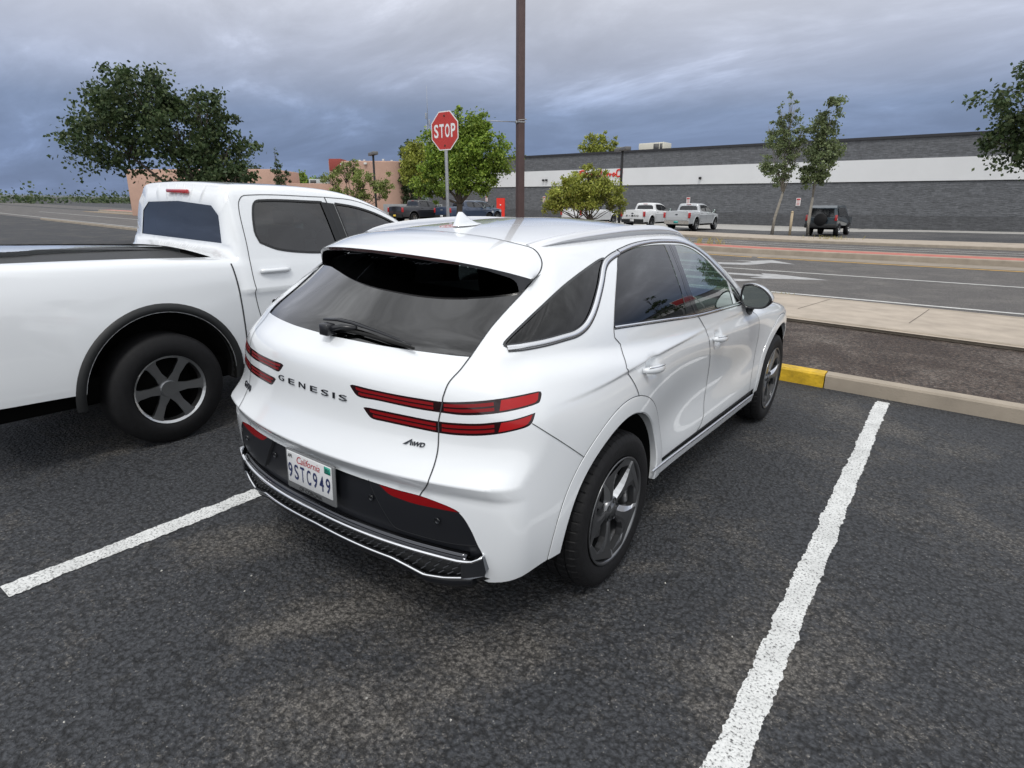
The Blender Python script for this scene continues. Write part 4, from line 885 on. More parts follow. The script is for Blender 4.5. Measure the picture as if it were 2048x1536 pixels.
def line_mat(name, c, wear_shade=.5):
    m = bpy.data.materials.new(name); m.use_nodes = True; nt = m.node_tree; b = nt.nodes['Principled BSDF']; K = nt.links.new
    g = N(nt, 'ShaderNodeNewGeometry'); P = g.outputs['Position']
    a = N(nt, 'ShaderNodeTexNoise', i_Scale=95.0, i_Detail=4.0, i_Roughness=.65); K(P, a.inputs['Vector'])
    v = N(nt, 'ShaderNodeTexVoronoi', i_Scale=75.0); K(P, v.inputs['Vector'])
    c1 = ramp(nt, [(.36, (.10, .10, .10)), (.40, tuple(k*.55 for k in c)), (.40+.16*wear_shade, c)]); K(a.outputs['Fac'], c1.inputs[0])  # worn-through pits, plus grey painted in for the shading of rough aggregate
    d = N(nt, 'ShaderNodeTexNoise', i_Scale=7.0, i_Detail=3.0); K(P, d.inputs['Vector']); c2 = ramp(nt, [(.3, .80), (.7, 1.0)]); K(d.outputs['Fac'], c2.inputs[0])
    mm = N(nt, 'ShaderNodeMixRGB', blend_type='MULTIPLY', i_0=1.0); K(c1.outputs[0], mm.inputs[1]); K(c2.outputs[0], mm.inputs[2]); K(mm.outputs[0], b.inputs['Base Color']); b.inputs['Roughness'].default_value = .7
    h = N(nt, 'ShaderNodeMath', operation='MULTIPLY_ADD', i_1=-.8); K(v.outputs['Distance'], h.inputs[0]); K(a.outputs['Fac'], h.inputs[2])
    bn = N(nt, 'ShaderNodeBump', i_Strength=.8, i_Distance=.006); K(h.outputs[0], bn.inputs['Height']); K(bn.outputs[0], b.inputs['Normal']); MATS[name] = m; return m
white_line = line_mat('line_white', (.72, .73, .72)); road_line = mat('road_white', (.55, .55, .53), rough=.7, var=.2, vscale=8); arrow_m = mat('arrow_white', (.36, .36, .36), rough=.7, var=.25, vscale=5)
yellow_line = mat('road_yellow', (.62, .36, .06), rough=.7, var=.2, vscale=6); yellow_kerb = mat('kerb_yellow', (.60, .38, .02), rough=.6, var=.38, vscale=7, bump=.6, bscale=30)

# one ground sheet to the horizon
def spaced(a, b, near, n_out, far):
    c = list(np.arange(a, b+1e-6, near)); lo = [a-(far+a)*((i/n_out)**2.2) for i in range(n_out, 0, -1)]; hi = [b+(far-b)*((i/n_out)**2.2) for i in range(1, n_out+1)]; return np.array(lo+c+hi)
sheet('ground', spaced(-14, 10, .5, 16, 900), spaced(-10, 14, .5, 16, 900), lotm, 0.0)

# lot geometry is laid out in lot coordinates, then dropped on the tilted plane
def lotxy(x, y): p = lot(x, y); return p.x, p.y
rng = np.random.default_rng(4)
def lot_strip(name, x0, x1, y0, y1, m, dz, jit=.0, step=.006):
    n = int(abs(y1-y0)/step)+1; ys = np.linspace(y0, y1, n)
    def k(s):
        o = np.zeros(n)
        for st_, am in ((.12, .8), (.035, .6), (.012, .45), (.006, .3)): c_ = max(4, int(abs(y1-y0)/st_)); o += np.interp(ys, np.linspace(y0, y1, c_), rng.normal(0, s*am, c_))
        return o
    a = np.stack([x0+k(jit), ys, np.zeros(n)], -1); b = np.stack([x1+k(jit), ys, np.zeros(n)], -1); V = []
    for P in (a, b):
        for p in P: q = lot(p[0], p[1]); V.append((q.x, q.y, float(gz(q.x, q.y))+dz))
    return struct(mesh_obj(name, V, [(i, n+i, n+i+1, i+1) for i in range(n-1)], m))
for i, xc in enumerate((1.6875, -1.1125, -3.92, 4.49, 7.29)):
    lot_strip('parking_line', xc-.055, xc+.055, -1.75, 4.15, white_line, .004, jit=.005)

# raised bed with a yellow kerb, then a pavement
def kerb_run(name, xs, yf, d0, d1, h, m, frame='lot', label=None, bev=.02):
    # rectangular kerb following the ground; yf(x) centre line
    rows = []; sec = [(d0, -.05), (d0, h-bev), (d0+bev*.6, h), (d1-bev*.6, h), (d1, h-bev), (d1, -.05)]
    for dd, hh in sec:
        r = []
        for x in xs:
            px, py = (lotxy(x, yf(x)+dd) if frame == 'lot' else roadxy(x, yf(x)+dd)); r.append((px, py, float(gz(px, py))+hh))
        rows.append(r)
    n = len(xs); V = [p for r in rows for p in r]; Fc = [(j*n+i, j*n+i+1, (j+1)*n+i+1, (j+1)*n+i) for j in range(len(sec)-1) for i in range(n-1)]+[tuple(j*n for j in range(len(sec))), tuple(j*n+n-1 for j in range(len(sec)-1, -1, -1))]
    return struct(mesh_obj(name, V, Fc, m, smooth=False))
RD = math.radians(-6.0)
def roadxy(s, d): return s*math.cos(RD)-d*math.sin(RD), s*math.sin(RD)+d*math.cos(RD)   # s along the road to the right, d across it, away from us
xsl = np.arange(-12, 12.01, .5)
kerb_run('kerb', np.linspace(-12, 1.15, 30), lambda x: 4.27, 0, .17, .145, yellow_kerb); kerb_run('kerb', np.arange(1.16, 12.1, .5), lambda x: 4.27, 0, .17, .145, kerb_c)
def patch(name, sa, sb, fa, fb, m, dz, n=40, frame='road', k=6):
    ss = np.linspace(sa, sb, n); V = []
    for j in range(k+1):
        for s_ in ss:
            d = fa(s_)+(fb(s_)-fa(s_))*j/k; px, py = roadxy(s_, d) if frame == 'road' else lotxy(s_, d); V.append((px, py, float(gz(px, py))+dz))
    return struct(mesh_obj(name, V, [(j*n+i, j*n+i+1, (j+1)*n+i+1, (j+1)*n+i) for j in range(k) for i in range(n-1)], m))
mulch = asphalt_mat('mulch_soil', (.055, .038, .030), (.115, .088, .072), (.28, .22, .17), worn=.6, bump=1.0, coarse=26, speck=.9)
S_ = lambda c: (lambda x: c)
def verge_edge(x):     # where the planted bed meets the pavement, in lot coordinates
    return 7.62
bed = patch('planting_bed', -12, 12, S_(4.42), S_(7.65), mulch, .085, frame='lot', n=60, k=10)
kerb_run('pavement_edge', xsl, lambda x: 7.60, 0, .10, .15, kerb_c)
# pavement between the bed and the road
def dlot_to_road(x):   # bed edge expressed across the road
    px, py = lotxy(x, 7.68); return px*math.cos(RD)+py*math.sin(RD), -px*math.sin(RD)+py*math.cos(RD)
patch('pavement', -14, 14, lambda s: dlot_to_road(s-.9)[1], S_(10.58), conc, .135, n=60, k=8)
kerb_run('kerb', np.arange(-60, 40, 1.0), lambda s: 10.58, 0, .16, .137, kerb_c, frame='road')
patch('road', -220, 120, S_(10.74), S_(22.9), roadm, .004, n=150, k=12)
patch('road', -220, 120, S_(24.6), S_(32.2), roadm, .004, n=150, k=8)
def rline(d, w, m, nm='lane_line', sa=-90, sb=40, dz=.009): return patch(nm, sa, sb, S_(d-w/2), S_(d+w/2), m, dz, n=80, k=1)
rline(12.02, .13, road_line); rline(16.72, .13, road_line); rline(21.25, .16, yellow_line); rline(29.0, .12, road_line); rline(30.35, .12, road_line)
patch('gutter', -90, 40, S_(21.5), S_(22.9), conc_mat('gutter_concrete', (.26, .225, .185)), .010, n=80, k=2)
kerb_run('median_kerb', np.arange(-90, 40, 1.0), lambda s: 22.9, 0, .28, .20, kerb_c, frame='road')
patch('median', -90, 40, S_(23.18), S_(24.35), mat('red_paving', (.42, .14, .11), rough=.85, var=.2, vscale=3), .195, n=80, k=2)
kerb_run('median_kerb', np.arange(-90, 40, 1.0), lambda s: 24.35, 0, .25, .20, kerb_c, frame='road')
kerb_run('far_kerb', np.arange(-90, 40, 1.0), lambda s: 32.2, 0, .18, .135, kerb_c, frame='road')
patch('far_pavement', -90, 40, S_(32.38), S_(36.2), conc, .135, n=80, k=3)
patch('far_lot', -110, 50, S_(36.2), S_(60), farm, .012, n=80, k=8)
patch('concrete_apron', -60, 50, lambda s: float(np.interp(s, [-60, -14, -5, 50], [44.5, 44.5, 52.0, 52.0])), S_(58), conc2, .018, n=80, k=3)
# expansion joints of the near pavement are thin dark seams
for s_ in np.arange(-12, 12, 1.6): patch('pavement_joint', s_, s_+.012, S_(8.6), S_(10.56), mat('joint_dark', (.10, .085, .07), rough=.9), .139, n=2, k=4)
# painted lane arrows on the near carriageway (outlined on the road plane)
def road_poly(nm, pts, m, dz=.010):
    V = [];
    for s_, d in pts: px, py = roadxy(s_, d); V.append((px, py, float(gz(px, py))+dz))
    bm = bmesh.new(); vs_ = [bm.verts.new(v) for v in V]; f = bm.faces.new(vs_); bmesh.ops.triangulate(bm, faces=[f]); 
    me = bpy.data.meshes.new(nm); bm.to_mesh(me); bm.free(); me.materials.append(m); o = bpy.data.objects.new(nm, me); col.objects.link(o)
    return struct(o)
road_poly('lane_arrow', [(-9.5, 17.75), (-9.5, 18.2), (-6.13, 18.37), (-5.64, 18.66), (-5.45, 19.1), (-5.56, 19.31), (-6.3, 19.45), (-5.65, 19.62), (-5.19, 20.42), (-4.04, 19.22), (-4.85, 19.32), (-5.0, 18.52), (-5.21, 18.05), (-5.84, 17.77)], arrow_m)
road_poly('lane_arrow', [(-7.6, 14.95), (-7.6, 15.35), (-4.63, 15.36), (-3.75, 15.45), (-3.95, 15.80), (-3.53, 15.81), (-2.0, 15.22), (-3.42, 14.50), (-3.82, 14.5), (-3.60, 14.93), (-4.42, 14.95)], arrow_m)
road_poly('lane_arrow', [(-5.6, 13.3), (-5.6, 13.95), (-3.96, 13.95), (-3.39, 14.08), (-3.62, 13.5)], arrow_m)
# ================================================================== pickup trucks (one body surface, cut along its panel outlines)
def make_pickup_F(cabw=.93, zr=1.78, L=5.35):
    yA, yB, yE = -1.12, L-1.12, .66
    bw = Sp([-1.2, -.9, 0, .8, 2.0, 3.2, 3.8, 4.3], [.88, .93, .95, .94, .94, .95, .93, .84])
    zs = Sp([.3, .5, .75, 1.0, 1.12, 1.3], [-.04, -.005, 0, -.01, -.03, -.10])
    tz = Sp([.5, .7, 1.1, 1.6, 1.95, 2.3, 2.6, 3.0, 3.4], [zr-.06, zr-.02, zr, zr-.01, zr-.06, zr-.19, zr-.37, zr-.61, zr-.85])
    dk = Sp([-1.3, 0, .8, 2.0, 2.8, 3.2, 3.7, 4.2, 4.5], [1.30, 1.29, 1.26, 1.22, 1.19, 1.16, 1.10, 1.0, .92])
    def Fp(P):
        x, y, z = np.abs(P[..., 0]), P[..., 1], P[..., 2]
        fl = sum(.025*np.exp(-(((y-a)/.52)**4+((z-.62)/.36)**4)) for a in (0.0, 3.34))
        side = x-(bw(y)+zs(z)-.03)-fl+.008*sstep(.50, .60, z)*np.exp(-((z-.62)/.10)**2)*sstep(.5, .8, y)
        lo = smax(side, (z-(dk(y)-.06*x*x)), .05); lo = smax(lo, (yA+.03*np.abs(z-.9)+.06*x*x-y), .05); lo = smax(lo, y-(yB-.35*x**2.4-.15*(z-.7)**2), .16); lo = smax(lo, .32-z, .04)
        gs = (x-(.905-.34*(np.clip(z, 1.0, 1.9)-1.08)-.10*np.clip(z-1.45, 0, 1)**1.5))/1.07
        tp = (z-(tz(y)-.05*x*x))/np.where(y > 2.2, 1.15, 1.0); rg = (yE+.28*(z-1.1)*.35-y)
        g = smax(gs, tp, .09); g = smax(g, rg, .07); g = smax(g, 1.0-z, .01)
        return smin(lo, g, .03)
    return Fp, yA, yB
PF, PYA, PYB = make_pickup_F()
PS = Shell(PF, -.35, 3.5, .80, .95, far=1.9)
def on(P): P = np.asarray(P, float); out = np.stack([PS.surf_x(P[:, 0], P[:, 1]), P[:, 0], P[:, 1]], -1); return out
def pl2(pts, closed_=True, corner=40, step=.03): return on(smooth_poly(np.c_[np.array(pts, float), np.zeros(len(pts))], closed=closed_, corner=corner, step=step)[:, :2])
win_r = pl2([(.97, 1.645), (.915, 1.60), (.87, 1.42), (.89, 1.34), (1.03, 1.285), (1.3, 1.25), (1.62, 1.24), (1.555, 1.645)], corner=50)
win_f = pl2([(1.69, 1.635), (1.755, 1.235), (2.72, 1.215), (2.62, 1.30), (2.46, 1.40), (2.28, 1.49), (2.08, 1.565), (1.89, 1.61)], corner=45)
pil = pl2([(1.565, 1.645), (1.632, 1.24), (1.745, 1.235), (1.68, 1.635)], corner=20)
dr_r = pl2([(.80, 1.61), (.87, 1.68), (1.60, 1.685), (1.68, 1.20), (1.70, .55), (1.62, .46), (.97, .46), (.80, .75), (.755, 1.04), (.775, 1.32)], corner=50)
dr_f = pl2([(1.605, 1.685), (1.93, 1.66), (2.25, 1.56), (2.55, 1.40), (2.80, 1.19), (2.86, .8), (2.84, .55), (2.76, .46), (1.705, .46), (1.685, 1.20)], corner=50)
bed_gap = pl2([(.62, 1.20), (.635, 1.0), (.66, .46)], closed_=False)
tl = pl2([(-.95, 1.22), (-.93, .90), (-.98, .82), (-1.06, .82), (-1.10, .95), (-1.11, 1.15), (-1.08, 1.24)], corner=60)
hl = pl2([(3.62, .98), (3.60, .80), (3.90, .78), (4.0, .92)], corner=30)
def parch(yc, r): 
    t = np.linspace(0, 2*math.pi, 60, endpoint=False); return on(np.stack([yc+r*np.cos(t), np.maximum(.42+r*np.sin(t), .34)], -1))
def rearface(pts, y0=-1.4, y1=-.6, step=.04, corner=30):
    p = smooth_poly(np.c_[np.array(pts, float), np.zeros(len(pts))], corner=corner, step=step)[:, :2]; return np.stack([p[:, 0], PS.surf_y(p[:, 0], p[:, 1], y0, y1), p[:, 1]], -1)
tgt = rearface([(0, 1.255), (.74, 1.25), (.755, .70), (0, .70)])
rwin = rearface([(0, 1.62), (.50, 1.60), (.60, 1.53), (.64, 1.33), (0, 1.33)], .4, 1.1)
bmp = rearface([(0, .68), (.84, .67), (.85, .45), (0, .45)])
wsp = np.array([(0, 2.15, 1.70), (.50, 2.12, 1.66), (.68, 2.62, 1.38), (.80, 3.08, 1.14), (.4, 3.14, 1.15), (0, 3.16, 1.16)])
wsp = PS.snap(smooth_poly(wsp, step=.04))
bedtop = PS.snap(smooth_poly([(0, -1.04, 1.29), (.70, -1.02, 1.26), (.72, -.5, 1.26), (.72, .55, 1.24), (0, .58, 1.24)], step=.04, corner=20))
cl = lambda P: np.vstack([P, P[:1]])
PBOT = PS.snap(smooth_poly([(0, -1.05, .47), (.9, -1.0, .47), (.93, -.4, .47), (.93, .5, .44), (.93, 3.0, .44), (.93, 3.7, .42), (.6, 4.1, .42), (0, 4.15, .42)], step=.03))
plines = [cl(win_r), cl(win_f), cl(pil), cl(dr_r), cl(dr_f), cl(hl), cl(parch(.05, .50)), cl(parch(3.34, .46)), tgt, rwin, bmp, wsp, bedtop, bed_gap, PBOT]
PST = PS.toST
pbot = PST(PBOT)
pregs = [('windscreen', PST(wsp)), ('bed_floor', PST(bedtop)), ('rear_door', PST(dr_r)), ('front_door', PST(dr_f)), ('tailgate', PST(tgt)), ('head_light', PST(hl)),
         ('rear_window', PST(rwin)), ('win_r', PST(win_r)), ('win_f', PST(win_f)), ('pillar', PST(pil)), ('rear_bumper', PST(bmp)), ('none', PST(parch(.05, .50))), ('none', PST(parch(3.34, .46))),
         ('none', np.vstack([pbot, [(6, -1.6), (-3, -1.6)]]))]
PP = PS.build(PS.YA-PS.R0*math.pi/2, PS.YB+PS.R0*math.pi/2, -.62, .035, .035, plines, pregs); PP.pop('none', None)
dull_glass = glass_mat('truck_glass', (.10, .11, .115), 1.15)
truck_glass_f = glass_mat('truck_front_glass', (.20, .24, .24), 1.15)
tail_red = mat('tail_red', (.40, .008, .012), rough=.15, coat=1.0)
steel = mat('wheel_steel', (.45, .46, .47), rough=.3, metal=1.0)
def simple_wheel(par, R=.385, W=.255, rimr=.235):
    V, Fc = lathe([(-W, rimr), (-W-.006, rimr+.05), (-W+.01, R-.02), (-W+.04, R), (-.04, R), (-.01, R-.02), (.003, rimr+.05), (-.01, rimr), (-.03, rimr-.01)], 72); mesh_obj('tyre', V, Fc, rubber, par)
    V, Fc = lathe([(-W, rimr), (-.15, rimr-.03), (-.15, .0)], 32); mesh_obj('wheel_disc', V, Fc, MATS['housing_black'], par)
    P = []
    for k in range(6):
        a = math.radians(60*k); ca, sa = math.cos(a), math.sin(a)
        V = []
        for r, w, x in ((.03, .040, -.045), (.12, .026, -.035), (.20, .032, -.02), (rimr+.003, .055, -.012)):
            for s_ in (-1, 1): V.append((x, r*ca-s_*w*sa, r*sa+s_*w*ca)); V.append((x-.03, r*ca-s_*w*sa*.9, r*sa+s_*w*ca*.9))
        P.append((V, [(i*4, i*4+2, i*4+6, i*4+4) for i in range(3)]+[(i*4, i*4+4, i*4+5, i*4+1) for i in range(3)]+[(i*4+2, i*4+3, i*4+7, i*4+6) for i in range(3)]))
    P.append(lathe([(-.05, .06), (-.03, .055), (-.03, 0)], 20)); P.append(lathe([(-.01, rimr), (-.005, rimr+.004), (-.018, rimr-.012), (-.06, rimr-.02)], 48))
    mesh_obj('rim', *merge(P), steel, par, smooth=False)
def objmat(o, m, slot=0):
    o.material_slots[slot].link = 'OBJECT'; o.material_slots[slot].material = m
def build_pickup(label, body_m, loc, rot, group, full=True, bumper_m=None, tailtext=None):
    root = thing('pickup_truck', label, 'truck', loc, rot=rot, group=group)
    def put_(key, nm, m, par, both=True, side=1, inset=0.0):
        V, Fc, Nn = Shell.sub(*PP[key], both=both, side=side); return mesh_obj(nm, V-Nn*inset, Fc, m, par, normals=Nn)
    put_('body', 'body', body_m, root); put_('tailgate', 'tailgate', body_m, root); put_('bed_floor', 'bed_cover', trim_black, root, inset=.03)
    put_('windscreen', 'windscreen', dull_glass, root); put_('rear_window', 'rear_window', dull_glass, root, inset=.004); put_('rear_bumper', 'rear_bumper', bumper_m or body_m, root, inset=-.05)
    for sd in (1, -1):
        a = put_('rear_door', 'door', body_m, root, False, sd); b = put_('front_door', 'door', body_m, root, False, sd)
        put_('win_r', 'window', dull_glass, a, False, sd, .006); put_('win_f', 'window', truck_glass_f, b, False, sd, .006); put_('pillar', 'pillar_trim', trim_black, root, False, sd, .0)
        mesh_obj('tail_light', *box(min(.80*sd, .945*sd), max(.80*sd, .945*sd), -1.128, -.99, .84, 1.19, .02), tail_red, root); put_('head_light', 'head_light', mat('headlight', (.5, .52, .54), rough=.1, coat=1.0), root, False, sd)
        def rb(P, w, nm, m, par, lift=.002, crown=0.0): V, Fc = ribbon(PS, P, w, lift, crown, side=sd); return mesh_obj(nm, V, Fc, m, par)
        if full:
            rb(cl(dr_r), .006, 'panel_gap', gapm, a); rb(cl(dr_f), .006, 'panel_gap', gapm, b); rb(bed_gap, .012, 'panel_gap', gapm, root); rb(cl(win_r), .018, 'window_seal', trim_black, a, .003); rb(cl(win_f), .018, 'window_seal', trim_black, b, .003)
            rb(tgt, .008, 'panel_gap', gapm, root)
        for yc in (0.05, 3.34):
            t = np.linspace(math.radians(-8), math.radians(188), 40); rows = []
            k_ = .04 if yc < 1 else 0.0
            for r, off in ((.52+k_, -.002), (.515+k_, .012), (.47+k_, .016), (.462+k_, .0), (.458+k_, -.06)):
                y = yc+r*np.cos(t); z = np.maximum(.42+r*np.sin(t), .36); rows.append(np.stack([(PS.surf_x(y, z)+off)*sd, y, z], -1))
            n_ = len(t); Fc = [(j*n_+i, (j+1)*n_+i, (j+1)*n_+i+1, j*n_+i+1) for j in range(4) for i in range(n_-1)]
            mesh_obj('arch_trim', np.concatenate(rows), Fc if sd < 0 else [tuple(reversed(f)) for f in Fc], trim_black if full else body_m, root)
            V, Fc = lathe([(sd*.90, .50), (sd*.60, .50), (sd*.60, .02)], 28, 'x', math.radians(-8), math.radians(188)); mesh_obj('wheel_housing', [(a_, yc+b_, .42+c_) for a_, b_, c_ in V], Fc, MATS['housing_black'], root)
        for (yh, par) in ((.945, a), (1.95, b)):
            yy = np.linspace(yh-.125, yh+.125, 9); xx = PS.surf_x(yy, np.full(9, 1.135)); P = np.stack([(xx+.018*np.sin(np.linspace(.0, math.pi, 9))**.5+.009)*sd, yy, np.full(9, 1.135)], -1); mesh_obj('door_handle', *tube(P, .018, 8), body_m, par)
        mr = [(.93*sd, 2.80, 1.10), (1.0*sd, 2.80, 1.14)]
        V, Fc = box(-.10, .10, -.05, .06, -.11, .13, .035); h_ = mesh_obj('side_mirror', [(x+1.06*sd, y+2.62, z+1.27) for x, y, z in V], Fc, trim_black if full else body_m, root); V, Fc = box(-.082, .082, -.003, .003, -.09, .11, .02); mesh_obj('mirror_glass', [(x+1.06*sd, y+2.567, z+1.27) for x, y, z in V], Fc, MATS['mirror_silver'], h_)
        mesh_obj('mirror_arm', *tube([(.86*sd, 2.66, 1.18), (1.0*sd, 2.64, 1.22)], .03, 6), trim_black, h_)
    mesh_obj('underbody', *box(-.78, .78, -.95, 3.9, .34, .52, .03), MATS['underbody_black'], root)
    mesh_obj('cabin_floor', *box(-.80, .80, .85, 2.9, .50, .98, .03), cabin_m, root)
    for x in (.4, -.4):
        for y0 in (1.05, 1.95):
            s = mesh_obj('seat', *box(x-.25, x+.25, y0-.08, y0+.06, .9, 1.38, .05), seat_m, root); mesh_obj('headrest', *box(x-.13, x+.13, y0-.08, y0+.02, 1.40, 1.56, .04), seat_m, s)
    for i, (x, y, rz) in enumerate(((.945, 0, 0), (.945, 3.34, 0), (-.945, 0, math.pi), (-.945, 3.34, math.pi))):
        w = bpy.data.objects.new('wheel', None); col.objects.link(w); w.parent = root; w.location = (x, y+(.05 if y < 1 else 0), .385); w.rotation_euler = (.3*i, 0, rz)
        if i == 0: simple_wheel(w); w0 = w
        else: copy_kids(w0, w)
    mesh_obj('brake_light', *box(-.16, .16, .70, .73, 1.68, 1.71, .008), tail_red, root)
    return root
near_truck = build_pickup('large white crew-cab pickup parked nearest, in the bay left of the white crossover', paint, tuple(lot(-3.17, -.50)), LOT_EUL, None)
for o in near_truck.children:
    if o.name.startswith('rear_bumper'): objmat(o, trim_black)
near_truck['group'] = 'pickup trucks'
# far trucks share the meshes, with their own paint
def copy_tree(o, parent=None):
    c = o.copy(); col.objects.link(c)
    if parent is not None: c.parent = parent
    for ch in list(o.children): copy_tree(ch, c)
    return c
def walk(o):
    yield o
    for c in o.children: yield from walk(c)
def far_truck(label, paint_m, x, y, rz, bumper_m=None, scale=1.06):
    t = copy_tree(near_truck); t['label'] = label; t['group'] = 'pickup trucks'
    t.location = (x, y, float(gz(x, y))+.012); t.rotation_euler = (0, 0, rz); t.scale = (scale,)*3
    for o in walk(t):
        if o.type != 'MESH': continue
        b = o.name.split('.')[0]
        if b in ('body', 'tailgate', 'door', 'door_handle', 'arch_trim'): objmat(o, paint_m)
        if b == 'rear_bumper': objmat(o, bumper_m or trim_black)
    return t
pw = mat('truck_white', (.72, .73, .74), rough=.35, coat=.8); ps = mat('truck_silver', (.50, .52, .54), rough=.35, metal=.3, coat=.8); pk = mat('truck_black', (.012, .013, .018), rough=.3, coat=.8)
pb = mat('truck_navy', (.018, .035, .075), rough=.3, coat=.8); pg = mat('truck_slate_blue', (.075, .11, .16), rough=.3, metal=.3, coat=.8); sbump = mat('bumper_chrome', (.6, .61, .62), rough=.2, metal=1.0)
HD = math.radians(-2)
FT = [far_truck('silver pickup with a green number plate, rightmost truck by the grey store wall', ps, -13.77, 41.14, math.radians(-4), sbump),
      far_truck('white pickup with large black lettering on its tailgate, parked left of the silver pickup', pw, -17.38, 41.77, math.radians(-4)),
      far_truck('white pickup half hidden behind the small twin-trunk tree', pw, -22.39, 41.37, math.radians(-6), sbump),
      far_truck('slate blue pickup behind the trunk of the big green tree', pg, -35.2, 42.3, math.radians(-8)),
      far_truck('navy blue pickup seen past the stop sign post', pb, -32.69, 37.89, math.radians(-6)),
      far_truck('black pickup with a yellow number plate, parked below the pink building', pk, -35.88, 35.62, math.radians(-6))]
# tailgate lettering and plates on the far trucks
def tail_text(t, s, w, h, z, m):
    wc = w/len(s)
    for i, ch in enumerate(s): V, Fc = fit_text(ch, wc*(.8 if ch != '-' else .45), h*(1 if ch != '-' else .25), off=.012); mesh_obj('tailgate_letter', np.stack([V[:, 0]+(i-(len(s)-1)/2)*wc, np.full(len(V), -1.152), z+V[:, 1]], -1), Fc, m, t)
def tail_plate(t, m): mesh_obj('number_plate', *box(-.15, .15, -1.19, -1.175, .50, .65), m, t)
tail_text(FT[1], 'F-150', 1.0, .115, .90, MATS['ink_black'])
for t in FT[:2]:
    V, Fc = lathe([(0, .095), (.008, .09), (.012, 0)], 24, 'z'); mesh_obj('tailgate_emblem', [(a, -1.135-c, 1.06+b*.42) for a, b, c in V], Fc, mat('emblem_dark', (.05, .055, .07), rough=.3, metal=.5), t)
tail_text(FT[4], 'GMC', .36, .09, 1.06, mat('letter_grey', (.35, .36, .38), rough=.4))
tail_plate(FT[0], mat('plate_teal', (.06, .36, .33), rough=.5)); tail_plate(FT[5], mat('plate_yellow', (.75, .50, .04), rough=.5)); tail_plate(FT[1], mat('plate_pale', (.6, .6, .6), rough=.5)); tail_plate(FT[4], MATS['plate_pale'])
# ================================================================== trees
def leaf_cloud(pts, size, rng, droop=.35):
    n = len(pts); d = rng.normal(size=(n, 3)); d[:, 2] -= droop; d /= np.linalg.norm(d, axis=1, keepdims=True); u = np.cross(d, rng.normal(size=(n, 3))); u /= np.linalg.norm(u, axis=1, keepdims=True)
    L_ = (size*rng.uniform(.7, 1.35, n))[:, None]; W = L_*rng.uniform(.30, .48, (n, 1))
    a = pts; b = pts+d*L_*.5+u*W; c = pts+d*L_; e = pts+d*L_*.5-u*W
    V = np.stack([a, b, c, e], 1).reshape(-1, 3); Fc = np.arange(4*n).reshape(n, 4); return V, Fc
def leaf_mat(name, c1, c2, c3):
    m = bpy.data.materials.new(name); m.use_nodes = True; nt = m.node_tree; b = nt.nodes['Principled BSDF']; K = nt.links.new
    g = N(nt, 'ShaderNodeNewGeometry'); rp = ramp(nt, [(0.0, c1), (.5, c2), (1.0, c3)]); K(g.outputs['Random Per Island'], rp.inputs[0])
    n = N(nt, 'ShaderNodeTexNoise', i_Scale=.9, i_Detail=2.0); K(g.outputs['Position'], n.inputs['Vector']); r2 = ramp(nt, [(.35, .72), (.65, 1.25)]); K(n.outputs['Fac'], r2.inputs[0])
    mm = N(nt, 'ShaderNodeMixRGB', blend_type='MULTIPLY', i_0=1.0); K(rp.outputs[0], mm.inputs[1]); K(r2.outputs[0], mm.inputs[2]); K(mm.outputs[0], b.inputs['Base Color']); b.inputs['Roughness'].default_value = .55; b.inputs['Specular IOR Level'].default_value = .35
    t = N(nt, 'ShaderNodeBsdfTranslucent'); K(mm.outputs[0], t.inputs[0]); mx = N(nt, 'ShaderNodeMixShader', i_0=.3); K(b.outputs[0], mx.inputs[1]); K(t.outputs[0], mx.inputs[2]); K(mx.outputs[0], nt.nodes['Material Output'].inputs[0]); MATS[name] = m; return m
lf_green = leaf_mat('leaf_green', (.085, .15, .02), (.19, .29, .04), (.33, .42, .07)); lf_yel = leaf_mat('leaf_yellow_green', (.16, .20, .03), (.31, .35, .06), (.46, .47, .12))
lf_olive = leaf_mat('leaf_olive', (.11, .15, .04), (.21, .26, .07), (.31, .35, .12)); lf_dark = leaf_mat('leaf_dark', (.03, .055, .022), (.06, .095, .036), (.11, .14, .06)); lf_grey = leaf_mat('leaf_grey_green', (.09, .125, .055), (.16, .205, .09), (.24, .28, .14))
bark = mat('bark', (.085, .068, .055), rough=.9, var=.35, vscale=12, bump=.5, bscale=30); bark_pale = mat('bark_pale', (.24, .22, .19), rough=.9, var=.25, vscale=10, bump=.4, bscale=30)
